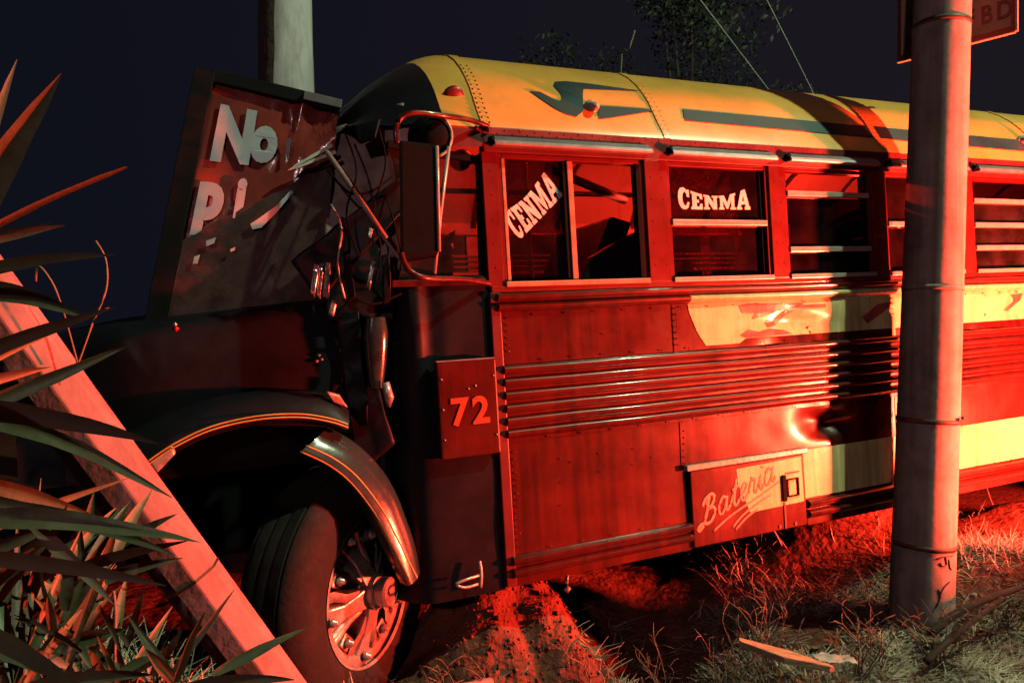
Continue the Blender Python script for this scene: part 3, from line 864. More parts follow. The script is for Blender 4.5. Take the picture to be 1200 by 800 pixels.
# driver's seat with tall slanted backrest, dash and wheel
b = MB(); b.box(-0.05, 0.38, 0.30, 0.80, 0.85, 0.98)
b.prism([(0.36, 0.26, 0.92), (0.47, 0.26, 0.92), (0.86, 0.26, 1.66), (0.74, 0.26, 1.69)], (0, 0.58, 0))
b.build("driver_seat", MATTE, bus, False, 0.02)
MB().prism([side(676, 340, 0.16), side(694, 301, 0.16), side(722, 284, 0.16), side(768, 262, 0.16), side(772, 345, 0.16)], (0, 0.06, 0)).build("cab_partition_board", MATTE, bus, False, 0.01)
MB().tube([side(640, 196, 0.30), side(706, 224, 0.30), side(732, 235, 0.34)], 0.022, 10).build("hand_rail", INNER, bus, True)
MB().box(-0.62, -0.36, 0.25, 2.2, 0.75, 1.30).build("dashboard", MATTE, bus, False, 0.03)
b = MB(); b.tube([(0.23*cos(2*pi*k/20), 0.23*sin(2*pi*k/20), 0) for k in range(21)], 0.014, 8, False)
b.tube([(-0.22, 0, 0), (0.22, 0, 0)], 0.012, 6); b.tube([(0, 0, 0), (0, 0, -0.35)], 0.02, 8)
o = b.build("steering_wheel", MATTE, bus, True)
o.matrix_basis = Matrix.Translation((-0.22, 0.55, 1.38)) @ Matrix.Rotation(radians(-35), 4, 'Y')
MB().box(-0.14, -0.10, 0.55, 0.62, 0.53, 2.15).build("cab_pillar", INNER, bus)
MB().grid([[(s, 0.75+0.03*noise.noise((s*5, h*5, 0)), h) for s in (-0.45, -0.3, -0.15, 0.0)] for h in (1.35, 1.6, 1.8, 2.0)]).build("cab_partition", INNER, bus, True)
b = MB(); c0 = side(541, 187, 0.16)
b.lathe([(0.0, -0.045), (0.022, -0.04), (0.038, -0.025), (0.045, 0.0), (0.045, 0.03)], 20)
o = b.build("cab_lamp", REDLENS, bus, True)
o.matrix_basis = Matrix.Translation(c0) @ Matrix.Rotation(radians(90), 4, 'Z')

# mirror and its arms
mz = [side(467, 163, -0.25), side(510, 168, -0.25), side(513, 298, -0.25), side(469, 306, -0.25)]
mir = MB().prism([p for p in mz], (0.03, 0.075, 0)).build("side_mirror", MATTE, bus, False, 0.014)
rim_pts = [mz[1]+Vector((0.006, 0.0, -0.01)), mz[2]+Vector((0.006, 0, 0.01))]
MB().tube(rim_pts, 0.007, 8).build("mirror_rim", ALU, mir, True)
MB().tube(catmull([side(572, 148, 0.0), side(552, 141, -0.06), side(528, 137, -0.2), side(488, 132, -0.25), side(470, 138, -0.25), side(464, 152, -0.25), side(465, 168, -0.25)], 5), 0.0105, 10).build("mirror_arm", RED, mir, True)
MB().tube(catmull([side(573, 332, 0.0), side(540, 327, -0.12), side(500, 326, -0.24), side(481, 318, -0.25), side(473, 306, -0.25), side(470, 296, -0.25)], 5), 0.0115, 10).build("mirror_arm", RED, mir, True)
MB().tube([side(526, 172, -0.20), side(516, 250, -0.2), side(509, 320, -0.22)], 0.008, 8).build("mirror_brace", ALU, mir, True)
cc = side(503, 160, -0.17)
b = MB(); b.lathe([(0.0, -0.028), (0.05, -0.022), (0.078, -0.002), (0.082, 0.012), (0.075, 0.02), (0.0, 0.022)], 28)
o = b.build("round_mirror", MATTE, mir, True)
o.matrix_basis = Matrix.Translation(cc) @ Matrix.Rotation(radians(70), 4, 'Z')
b = MB(); b.tube([cc+Vector((0.083*cos(a)*0.95, -0.03, 0.083*sin(a))) for a in [radians(-75+150*k/14) for k in range(15)]], 0.006, 8)
b.build("round_mirror_rim", ALU, mir, True)
for q in ((566, 146), (572, 152), (558, 150)):
    MB().octa(side(q[0], q[1], -0.01), 0.013).build("arm_bolt", RED, mir, True)

# long strut across the smashed windscreen
MB().tube([side(383, 178, 0.10), side(430, 246, -0.05), side(452, 279, -0.10)], 0.010, 8).build("loose_strut", CRUMPLE, bus, True)
MB().tube([side(445, 272, -0.11), side(470, 306, -0.17), side(477, 314, -0.20)], 0.006, 8).build("loose_strut", ALU, bus, True)

# crumpled sheets between windscreen and cab
def crump(name, quad, m, n=16, amp=0.05, seed=0, fr_=2.5, thick=0.004):
    a, b_, c, d = [Vector(q) for q in quad]
    nrm = (b_-a).cross(d-a).normalized()
    rows = []
    for j in range(n+1):
        row = []
        for i in range(n+1):
            p = a.lerp(b_, i/n).lerp(d.lerp(c, i/n), j/n)
            e = noise.noise(p*fr_*1.6+Vector((seed, 0, 0)))+0.45*(1-2*abs(noise.noise(p*fr_*2.6+Vector((0, seed, 3)))))+0.12*noise.noise(p*fr_*7+Vector((0, seed, 9)))
            jit = Vector((noise.noise(p*9), noise.noise(p*9+Vector((5, 5, 5))), noise.noise(p*9+Vector((9, 1, 2)))))*0.010
            row.append(tuple(p+nrm*e*amp+(jit if (i in (0, n) or j in (0, n)) else Vector())))
        rows.append(row)
    o = smooth_by_angle(MB().grid(rows).build(name, m, bus, True), 0.6)
    sm = o.modifiers.new("thickness", 'SOLIDIFY'); sm.thickness = 0.007; sm.offset = 0
    return o
crump("crumpled_cab_shell", [side(376, 152, 0.34), side(474, 122, 0.10), side(470, 300, 0.07), side(384, 318, 0.14)], CRUMPLE, 34, 0.030, 2)
crump("torn_pillar_sheet", [side(340, 306, 0.10), side(470, 206, 0.01), side(474, 246, 0.01), side(372, 352, 0.06)], BLACK, 22, 0.014, 5)
crump("crumpled_lower_sheet", [side(366, 292, 0.14), side(462, 262, 0.05), side(462, 372, 0.04), side(386, 376, 0.08)], BLACK, 26, 0.030, 8)
crump("crumpled_visor_sheet", [side(392, 138, 0.5), side(500, 84, 0.35), side(506, 152, 0.06), side(398, 172, 0.3)], BLACK, 22, 0.022, 11)
for x0, x1, y0, y1, m_ in ((366, 371, 308, 348, CHROME), (373, 377, 306, 350, CHROME), (380, 386, 306, 350, STEEL), (431, 435, 266, 286, STEEL), (432, 435, 306, 340, STEEL), (386, 391, 352, 372, STEEL)):
    crump("chrome_shard", [side(x0+2, y0, 0.03), side(x1+2, y0+2, 0.025), side(x1-1, y1, 0.03), side(x0-2, y1-3, 0.035)], m_, 4, 0.006, x0)
# loose wiring, trim and bent strips hanging from the smashed corner
for pts, r, m_ in (([(402, 150, .12), (418, 200, .02), (406, 250, -.02), (420, 300, 0)], 0.004, MATTE), ([(440, 140, .08), (452, 190, -.02), (438, 246, -.03), (446, 290, 0), (440, 330, .02)], 0.004, MATTE),
                   ([(388, 240, .1), (400, 268, .0), (396, 310, .0), (404, 350, .03)], 0.005, STEEL), ([(452, 230, .02), (462, 262, -.03), (470, 300, .0), (466, 340, .02)], 0.003, MATTE),
                   ([(384, 200, .12), (410, 226, .0), (436, 224, -.02), (462, 206, .0)], 0.005, MATTE), ([(392, 372, .05), (412, 352, .0), (440, 356, .0), (470, 344, .02)], 0.005, MATTE)):
    MB().tube(catmull([side(*q) for q in pts], 6), r, 6).build("hanging_wire", m_, bus, True)
for quad, m_ in (([(404, 296, -.01), (412, 292, -.02), (416, 350, -.01), (408, 356, 0)], BLACK), ([(446, 300, -.02), (456, 296, -.03), (458, 352, -.01), (450, 356, 0)], BLACK), ([(414, 146, .06), (446, 140, .02), (440, 162, .0), (420, 166, .04)], BLACK)):
    crump("bent_strip", [side(*q) for q in quad], m_, 8, 0.012, len(quad[0])+quad[0][0])
# windscreen torn out, still holding its red film
A = px(252, 104, 2.93); Bq = px(394, 134, 3.05); Cq = px(378, 366, 2.98); D = px(196, 376, 2.84)
ws = MB()
nrm = (Bq-A).cross(D-A).normalized()
if nrm.y > 0: nrm = -nrm
def wsp(u, v, off=0.0):
    p = A.lerp(Bq, u).lerp(D.lerp(Cq, u), v)
    e = 0.008*noise.noise((u*3, v*3, 1))
    k = max(0, min(1, (u-0.45)*4))*max(0, min(1, (0.40-v)*6))
    e += k*(0.022*noise.noise((u*9+v*4, v*5, 4))+0.014*(1-2*abs(noise.noise((u*14+v*9, v*4, 8)))))
    
    return p+nrm*(off+e)
ws.grid([[wsp(-0.07+1.08*i/40, -0.035+1.04*j/40) for i in range(41)] for j in range(41)])
wpart = ws.build("windscreen_film", FILM, bus, True)
fb = MB()
def bar(mb_, a, c, r, dep):
    a = Vector(a); c = Vector(c); t = (c-a).normalized(); sd = t.cross(nrm).normalized()
    mb_.prism([a-sd*r-nrm*dep, a+sd*r-nrm*dep, c+sd*r-nrm*dep, c-sd*r-nrm*dep], nrm*2*dep)
bar(fb, wsp(-0.10, -0.06), wsp(-0.07, 1.04), 0.038, 0.018)
bar(fb, wsp(-0.05, -0.050), wsp(1.03, -0.035), 0.026, 0.016)
fb.build("windscreen_frame", FRAMEB, wpart, False, 0.004)
fb = MB(); bar(fb, wsp(0.72, -0.040, 0.02), wsp(1.04, -0.040, 0.02), 0.018, 0.008)
fb.build("frame_trim", CAPGREY, wpart, False, 0.003)
# torn lower part, its dark colour painting in the diagonal shadow
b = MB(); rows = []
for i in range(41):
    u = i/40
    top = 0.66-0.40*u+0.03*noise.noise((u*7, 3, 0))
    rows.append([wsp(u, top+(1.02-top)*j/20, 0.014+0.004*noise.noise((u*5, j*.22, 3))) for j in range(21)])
b.grid(rows); b.build("torn_shade_film", TORNSHADE, wpart, True)
# bright moulding strip
ca, cb2 = wsp(0.66, 0.335, 0.05), wsp(1.0, 0.205, 0.06)
b = MB(); t = (cb2-ca).normalized(); sd = t.cross(nrm).normalized()
for q in (-1, 1):
    b.prism([ca, ca+t*0.05+sd*0.010*q, cb2+sd*0.022*q, cb2+sd*0.008*q, ca+t*0.1+sd*0.002*q], nrm*0.012)
b.build("bent_moulding", WHITE, wpart)
b = MB(); b.prism([wsp(0.62, 0.18, 0.02), wsp(0.655, 0.17, 0.03), wsp(0.65, 0.28, 0.02), wsp(0.635, 0.29, 0.02)], nrm*0.006)
b.build("film_wrinkle", LETTER, wpart)
# painted words
def wmap(o, u0, v0, us, vs, slant=0.0):
    for v in o.data.vertices:
        x, y = v.co.x, v.co.y
        v.co = wsp(u0+us*x+slant*y, v0-vs*y, 0.012+v.co.z)
    o.data.update()
def word(body, u0, v0, us, vs, off=0.03, slant=0.0):
    o = text_obj("windscreen_lettering", body, 1.0, LETTER, wpart, Matrix.Identity(4), off, 0.002)
    wmap(o, u0, v0, us, vs, slant)
word("N", 0.065, 0.298, 0.385, 0.315, 0.058)
word("o", 0.355, 0.280, 0.345, 0.300, 0.058)
word("p", 0.035, 0.555, 0.36, 0.29, 0.058)
word("i", 0.305, 0.545, 0.30, 0.24, 0.058)
def bit(pts):
    MB().prism([wsp(u, v, 0.030) for u, v in pts], nrm*0.002).build("lettering_remnant", LETTER, wpart)
bit([(0.44, 0.585), (0.50, 0.555), (0.60, 0.50), (0.70, 0.415), (0.72, 0.425), (0.62, 0.52), (0.52, 0.60), (0.46, 0.61)])
bit([(0.16, 0.665), (0.22, 0.65), (0.215, 0.675), (0.165, 0.69)])
bit([(0.10, 0.735), (0.135, 0.725), (0.13, 0.765), (0.10, 0.765)])
bit([(0.33, 0.70), (0.36, 0.69), (0.36, 0.705), (0.335, 0.712)])

# ------- hood
hl = [(-0.60, 1.330), (-0.8, 1.312), (-1.0, 1.294), (-1.2, 1.272), (-1.42, 1.246), (-1.60, 1.215), (-1.70, 1.16), (-1.74, 1.05)]
rows = []
for s, h in hl:
    k = 1.0 if s > -1.5 else 0.9
    sec = [(0.10, 0.70), (0.10, h-0.30), (0.105, h-0.06), (0.125, h-0.018), (0.17, h), (0.5, h+0.05), (1.1, h+0.08), (1.2, h+0.082), (1.3, h+0.08), (1.9, h+0.05), (2.23, h), (2.275, h-0.018), (2.295, h-0.06), (2.30, h-0.30), (2.30, 0.70)]
    rows.append([(s, 1.2+(w-1.2)*k, hh) for w, hh in sec])
rows[0] = [(s-0.03 if h < 1.1 else s, w, h) for s, w, h in rows[0]]
hood = smooth_by_angle(MB().grid(rows).build("hood", BLACK, bus, True), 0.9)
b = MB(); b.box(-1.76, -1.72, 0.35, 2.05, 0.55, 1.12); b.build("grille_surround", BLACK, hood, False, 0.02)
for k in range(7):
    MB().box(-1.775, -1.758, 0.45, 1.95, 0.60+0.07*k, 0.635+0.07*k).build("grille_bar", CHROME, hood)
MB().box(-1.95, -1.80, 0.05, 2.35, 0.20, 0.44).build("bumper", BLACK, bus, False, 0.02)
MB().box(-1.45, -0.62, 0.45, 1.95, 0.30, 1.0).build("engine_block", MATTE, bus, False, 0.03)
MB().box(-0.50, -0.46, 0.10, 2.3, 0.15, 1.28).build("firewall", MATTE, bus)
MB().octa(px(205, 380, 2.5), 0.010).build("hood_catch", CHROME, hood, True)
MB().octa(px(206, 385, 2.5), 0.012).build("hood_catch", REDLENS, hood, True)
for q in ((374, 416), (377, 421), (371, 423)):
    MB().octa(side(q[0], q[1], 0.09), 0.009).build("hood_glint", STEEL, hood, True)  # small bits standing in for a reflection on the hood

# ------- front fender: main arch
ridge = [(120, 528), (150, 510), (200, 487), (250, 470), (300, 462), (350, 460), (388, 466), (409, 481)]
lip = [(140, 572), (172, 549), (205, 527), (248, 507), (300, 495), (350, 492), (386, 497), (408, 504)]
rows = []
for a, c in zip(ridge, lip):
    R = side(a[0], a[1], 0.0); Lp = side(c[0], c[1], -0.07)
    t0 = Vector((R.x, 0.14, R.z+0.006)); t1 = Vector((R.x, 0.06, R.z+0.010))
    m1 = R.lerp(Lp, 0.35)+Vector((0, -0.012, 0.004)); m2 = R.lerp(Lp, 0.75)+Vector((0, -0.012, 0))
    rows.append([t0, t1, R, m1, m2, Lp, Lp+Vector((0, 0.012, -0.012)), Lp+Vector((0, 0.07, -0.008))])
def dens_rows(rows, n=4):
    cols = [catmull([r[k] for r in rows], n) for k in range(len(rows[0]))]
    return [[c[i] for c in cols] for i in range(len(cols[0]))]
fen = smooth_by_angle(MB().grid(dens_rows(rows)).build("front_fender", BLACK, bus, True), 1.0)
for dh in (0.010, 0.022):
    MB().tube(catmull([side(c[0], c[1], -0.082)+Vector((0, 0.0, dh)) for c in lip[1:]], 5), 0.0032, 6).build("pinstripe", GOLD, fen, True)
crump("crushed_fender_edge", [side(172, 545, -0.085), side(205, 524, -0.085), side(207, 531, -0.085), side(182, 556, -0.085)], STEEL, 6, 0.008, 41)
crump("crushed_fender_corner", [side(382, 460, -0.03), side(398, 463, -0.03), side(408, 478, -0.03), side(390, 472, -0.03)], mat("scuffed_red_edge", (0.4, 0.18, 0.15), .35, .2, .3, 14), 5, 0.008, 43)
# broken off rear part of the fender
up = [(384, 500), (410, 514), (436, 536), (458, 566), (472, 604), (482, 640), (485, 672)]
lo = [(352, 529), (384, 544), (412, 566), (440, 602), (458, 636), (472, 664), (482, 684)]
rows = []
for i, (a, c) in enumerate(zip(up, lo)):
    R = side(a[0], a[1], 0.05); Lp = side(c[0], c[1], -0.10)
    m1 = R.lerp(Lp, 0.30)+Vector((0.02, -0.030, 0.02)); m2 = R.lerp(Lp, 0.70)+Vector((0.01, -0.028, 0.01))
    rows.append([R+Vector((0, 0.10, -0.01)), R, m1, m2, Lp, Lp+Vector((-0.008, 0.012, -0.010)), Lp+Vector((-0.02, 0.09, -0.015))])
fen2 = smooth_by_angle(MB().grid(dens_rows(rows)).build("broken_fender_piece", TEALSHEEN, bus, True), 1.0)
for off in (0.0, 0.55):
    MB().tube(catmull([side(c[0]+off*12, c[1]-off*13, -0.105-0.02*off) for c in lo], 5), 0.0035, 6).build("pinstripe", GOLD, fen2, True)
# dark folds of the cowl behind the hood
crump("cowl_fold", [side(398, 372, 0.06), side(420, 366, 0.04), side(432, 500, 0.05), side(406, 478, 0.07)], BLACK, 12, 0.02, 51)
crump("cowl_fold", [side(405, 470, 0.07), side(440, 440, 0.05), side(462, 520, 0.03), side(420, 560, 0.05)], BLACK, 12, 0.02, 55)
b = MB(); rows = []
for j in range(13):
    v = j/12; c_ = side(440, 372, 0.03).lerp(side(441, 455, 0.04), v)
    r = 0.050*(1-0.5*v**2)*(0.75+0.25*min(1, v*4))
    rows.append([c_+Vector((r*sin(a_), -r*0.7*cos(a_), 0)) for a_ in [radians(-90+180*k/16) for k in range(17)]])
b.grid(rows); b.build("air_cleaner", TEALSHEEN, bus, True)
b = MB(); b.tube([side(452, 448, 0.0), side(456, 466, 0.0), side(455, 476, 0.01)], [0.014, 0.020, 0.010], 10)
b.build("hose_end", STEEL, bus, True)
# step bracket and hook under the cab
b = MB(); b.tube(catmull([side(562, 657, -0.02), side(564, 672, -0.03), side(563, 688, -0.03)], 3), 0.007, 6)
b.tube(catmull([side(561, 674, -0.04), side(548, 678, -0.06), side(534, 684, -0.06), side(545, 688, -0.06), side(560, 684, -0.04)], 4), 0.006, 6)
b.build("step_bracket", STEEL, bus, True)
b = MB(); b.tube([side(665, 672, 0.15), side(664, 684, 0.14)], 0.008, 6); b.octa(side(665, 690, 0.13), 0.02)
b.build("under_hook", STEEL, bus, True)

# ------- wheel, steered hard to the left
def make_wheel(ctr, nx, nz=0.0, roll=0.0):
    n = Vector(nx).normalized()
    z = Vector((0, 0, 1)); y = z.cross(n).normalized(); z = n.cross(y)
    M = Matrix((( n.x, y.x, z.x, ctr[0]), (n.y, y.y, z.y, ctr[1]), (n.z, y.z, z.z, ctr[2]), (0, 0, 0, 1))) @ Matrix.Rotation(roll, 4, 'X')
    b = MB()
    b.lathe([(0.286, 0.028), (0.296, 0.036), (0.290, 0.018), (0.272, -0.005), (0.262, -0.05), (0.262, -0.20), (0.286, -0.23)], 56)
    wh = smooth_by_angle(b.build("wheel", STEEL, bus, True), 0.8)
    wh.matrix_basis = BI @ M
    t = MB(); t.lathe([(0.286, 0.020), (0.300, 0.034), (0.330, 0.040), (0.375, 0.046), (0.420, 0.044), (0.455, 0.030), (0.475, 0.012), (0.490, -0.004), (0.497, -0.02), (0.490, -0.030), (0.500, -0.034), (0.500, -0.070), (0.495, -0.073), (0.495, -0.080), (0.500, -0.086), (0.501, -0.118), (0.496, -0.121), (0.496, -0.128), (0.500, -0.134), (0.500, -0.170), (0.494, -0.174), (0.495, -0.19), (0.475, -0.212), (0.42, -0.245), (0.34, -0.245), (0.286, -0.225)], 72)
    smooth_by_angle(t.build("tyre", RUBBER, wh, True), 0.7)
    g = MB(); g.lathe([(0.284, 0.012), (0.270, 0.016), (0.250, 0.012), (0.240, -0.004), (0.238, -0.05), (0.262, -0.06)], 56)
    smooth_by_angle(g.build("rim_flange", STEEL, wh, True), 0.7)
    for k in range(5):
        a = 2*pi*(k+0.5)/5
        R = Matrix.Rotation(a, 4, 'X')
        c = MB(); c.box(-0.05, 0.016, 0.185, 0.243, -0.030, 0.030)
        c.v = [tuple(R @ Vector(v)) for v in c.v]
        c.build("rim_clamp", STEEL, wh, False, 0.008)
        u = MB(); u.lathe([(0.0, 0.048), (0.010, 0.048), (0.012, 0.036), (0.019, 0.034), (0.019, 0.014), (0.0, 0.014)], 10)
        u.v = [tuple(R @ (Vector(v)+Vector((0, 0.215, 0)))) for v in u.v]
        u.build("lug_nut", STEEL, wh, True)
        R2 = Matrix.Rotation(2*pi*k/5, 4, 'X')
        for q in (-1, 1):
            w_ = MB(); w_.grid([[(0.045, 0.09, 0.045*q), (0.030, 0.15, 0.060*q), (0.012, 0.20, 0.095*q), (0.008, 0.245, 0.11*q)], [(0.045, 0.10, 0.020*q), (0.030, 0.16, 0.030*q), (0.012, 0.215, 0.060*q), (0.008, 0.255, 0.07*q)], [(0.0, 0.10, 0.020*q), (-0.01, 0.16, 0.030*q), (-0.03, 0.215, 0.060*q), (-0.03, 0.255, 0.07*q)]])
            w_.v = [tuple(R2 @ Vector(v)) for v in w_.v]
            w_.build("spoke_web", STEEL, wh, True)
    # brake drum
    d = MB(); d.lathe([(0.0, -0.07), (0.20, -0.07), (0.21, -0.09), (0.21, -0.22), (0.0, -0.22)], 32); d.build("brake_drum", MATTE, wh, True)
    h = MB(); h.lathe([(0.0, 0.130), (0.050, 0.130), (0.058, 0.122), (0.058, 0.085), (0.068, 0.080), (0.070, 0.045), (0.088, 0.030), (0.095, -0.03), (0.10, -0.07)], 28)
    smooth_by_angle(h.build("hub", STEEL, wh, True), 0.6)
    for k in range(5):
        a = 2*pi*k/5
        s = MB()
        sec = lambda r, w, x0, x1: [(x0, r, -w), (x1, r, -w*0.7), (x1, r, w*0.7), (x0, r, w)]
        rr = [sec(0.06, 0.058, -0.05, 0.060), sec(0.11, 0.048, -0.05, 0.048), sec(0.17, 0.038, -0.05, 0.030), sec(0.23, 0.058, -0.05, 0.014), sec(0.272, 0.075, -0.05, 0.008)]
        s.grid([r+[r[0]] for r in rr]); s.f.append((0, 1, 2, 3)); q = len(s.v)-5; s.f.append((q, q+1, q+2, q+3))
        R = Matrix.Rotation(a, 4, 'X')
        s.v = [tuple(R @ Vector(v)) for v in s.v]
        s.build("spoke", STEEL, wh, False, 0.006)
        u = MB(); u.lathe([(0.0, 0.05), (0.010, 0.05), (0.012, 0.036), (0.018, 0.034), (0.018, 0.018), (0.0, 0.018)], 10)
        u.v = [tuple(R @ (Vector(v)+Vector((0, 0.252, 0)))) for v in u.v]
        u.build("lug_nut", STEEL, wh, True)
    return wh
make_wheel(at(426, 690, 2.97), (0.930, -0.366, 0.03), roll=0.81)
wc = BM @ Vector((5.6, 0.12, 0.21)); nn = BM.to_3x3() @ Vector((0, -1, 0))
make_wheel(wc, nn)
wc = BM @ Vector((-0.6, 2.3, 0.21)); make_wheel(wc, (-0.930, 0.366, -0.03))
MB().tube([BI @ at(440, 690, 3.1), Vector((-0.55, 1.2, 0.2)), Vector((-0.6, 2.1, 0.21))], 0.05, 10).build("front_axle", MATTE, bus, True)

# ---------------------------------------------------------------- utility pole beside the bus
def pole_pt(z): return Vector((2.092+(z-0.0)*0.0345, 3.79, z))
up_ = thing("utility_pole", "round concrete utility pole standing against the side of the red bus", "pole", tuple(pole_pt(0)))
b = MB()
zs = [-0.3, 0.0, 0.5, 1.0, 1.6, 2.2, 3.2, 4.5, 6.0, 7.5]
b.tube([pole_pt(z)-pole_pt(0) for z in zs], [0.150-0.0060*z for z in zs], 48)
smooth_by_angle(b.build("pole_shaft", CONC, up_, True), 0.8)
for z, r in ((1.10, 0.165), (0.47, 0.169), (1.77, 0.16), (3.11, 0.151)):
    b = MB(); rr = 0.150-0.0060*z
    b.tube([pole_pt(z+0.012)-pole_pt(0), pole_pt(z-0.012)-pole_pt(0)], rr+0.003, 48)
    b.build("strap", BAND if z != 1.77 else CONC, up_, True)
b = MB(); b.octa(pole_pt(1.10)-pole_pt(0)+Vector((0.115, -0.105, 0.02)), 0.012); b.octa(pole_pt(1.10)-pole_pt(0)+Vector((0.08, -0.127, 0.015)), 0.010)
b.build("strap_buckle", BAND, up_, True)
# scrawled marks near the foot; the lowest strokes paint in twig shadows
def on_pole(x, y):
    d = Vector(((x-600)/867, 1, -(y-400)/867)).normalized(); o = Vector((0, 0, EYE))
    for k in range(400):
        p = o+d*(3.4+k*0.003)
        c = pole_pt(p.z); r = 0.150-0.0060*p.z
        if (p.xy-c.xy).length <= r+0.001: return p-pole_pt(0)-d*0.001
    return p-pole_pt(0)
for st in ([(1098, 655), (1106, 652), (1116, 651)], [(1108, 652), (1109, 661), (1104, 663), (1102, 659)], [(1112, 655), (1113, 664), (1115, 667)], [(1100, 700), (1106, 688), (1113, 681)], [(1096, 712), (1102, 700), (1100, 690)]):
    MB().tube(catmull([on_pole(*q) for q in st], 3), 0.004, 6).build("scrawl_and_shadow", INK, up_, True)

# street sign fixed behind the pole
sg = thing("street_sign", "tan street sign plate with dark red frame behind the utility pole top", "sign", (2.31, 3.92, 3.10))
a = Vector((2.19, 4.16, 3.12)); c = Vector((2.55, 3.77, 3.12)); sd = (c-a).normalized(); up1 = Vector((0, 0, 1)); sn = sd.cross(up1).normalized()
if sn.y > 0: sn = -sn
base = Vector((2.31, 3.92, 3.12))
def sp(u, z, off=0.0): return a+(c-a)*u+up1*z+sn*off-base
b = MB(); b.prism([sp(0, 0.0), sp(1, 0.0), sp(1, 0.42), sp(0, 0.42)], sn*0.006); b.build("sign_plate", SIGNF, sg)
b = MB()
for q in ([(-.03, -.030), (1.03, -.030), (1.03, .0), (-.03, .0)], [(-.03, .42), (1.03, .42), (1.03, .45), (-.03, .45)], [(1.0, .002), (1.03, .002), (1.03, .418), (1.0, .418)], [(-.03, .002), (0, .002), (0, .418), (-.03, .418)]):
    b.prism([sp(u, z, -0.004) for u, z in q], sn*0.022)
b.build("sign_frame", SIGNB, sg)
MB().prism([sp(-0.03, -0.036, 0.0), sp(1.03, -0.036, 0.0), sp(1.03, -0.031, 0.0), sp(-0.03, -0.031, 0.0)], sn*0.024).build("frame_edge", ALU, sg)
MB().prism([sp(1.032, -0.03, 0.0), sp(1.05, -0.03, 0.0), sp(1.05, .45, 0.0), sp(1.032, .45, 0.0)], sn*0.024).build("frame_edge", ALU, sg)
MB().prism([sp(0.05, 0.02, 0.007), sp(0.075, 0.02, 0.007), sp(0.075, .12, 0.007), sp(0.05, .12, 0.007)], sn*0.01).build("sign_clip", INK, sg)
for ch, u in (('F', 0.60), ('B', 0.735), ('D', 0.87)):
    o = text_obj("sign_lettering", ch, 0.13, INK, sg, Matrix.Identity(4), 0.003, 0.001)
    for v in o.data.vertices:
        v.co = sp(u, 0.055, 0.010+v.co.z)+sd*v.co.x*0.75+up1*v.co.y
MB().tube([sp(0.42, 0.2, -0.02), sp(0.42, 0.2, -0.02)-sn*0.10], 0.012, 8).build("sign_bracket", SIGNB, sg)

# ---------------------------------------------------------------- fallen octagonal concrete pole at the left
_a = at(22, 400, 2.14); _b = at(315, 798, 2.36); d = (_a-_b)*0.62; p0 = _b.lerp(_a, 0.3)
fp = thing("fallen_pole", "broken pale concrete pole leaning to the left behind the spiky leaves", "pole", tuple(p0-d*0.75))
o0 = p0-d*0.75
b = MB(); b.tube([p0-d*1.2-o0, p0-o0, p0+d*1.0-o0, p0+d*3.2-o0], [0.086, 0.089, 0.093, 0.102], 8)
o = b.build("pole_shaft", CONC2, fp, False, 0.006)
MB().tube([p0+d*0.04-o0, p0+d*0.05-o0], 0.0905, 8).build("joint_line", BAND, fp)

# ---------------------------------------------------------------- spiky plants at the left
def leaf_mesh(b, t, wid, arch, roll, fold=0.25, n=10, tipround=False):
    b = Vector(b); t = Vector(t); L = (t-b).length
    mid = (b+t)/2+Vector((0, 0, arch*L))
    rows = []
    sd_ = random.random()*50; tw = random.uniform(-0.45, 0.45)
    for i in range(n+1):
        u = i/n
        p = b*(1-u)**2+mid*2*u*(1-u)+t*u*u
        p = p+Vector((noise.noise((u*2.2, sd_, 0)), noise.noise((u*2.2, sd_, 5)), noise.noise((u*2.2, sd_, 9))))*0.035*L*u*(1-u)*2
        tg = ((mid-b)*(1-u)+(t-mid)*u).normalized()
        view = (Vector((0, 0, EYE))-p).normalized()
        sdv = tg.cross(view).normalized()
        sdv = Matrix.Rotation(roll+tw*u, 3, tg) @ sdv
        nm = sdv.cross(tg).normalized()
        w = wid*(1+0.10*noise.noise((u*9, sd_, 2)))*(min(1, 0.55+u*1.6))*(max(0.0, 1-u**2.6) if not tipround else (1-0.35*u if u < 0.97 else 0.25))+0.0008
        rows.append([p-sdv*w, p-sdv*w*0.5-nm*w*fold*0.7, p-nm*w*fold, p+sdv*w*0.5-nm*w*fold*0.7, p+sdv*w])
    return rows
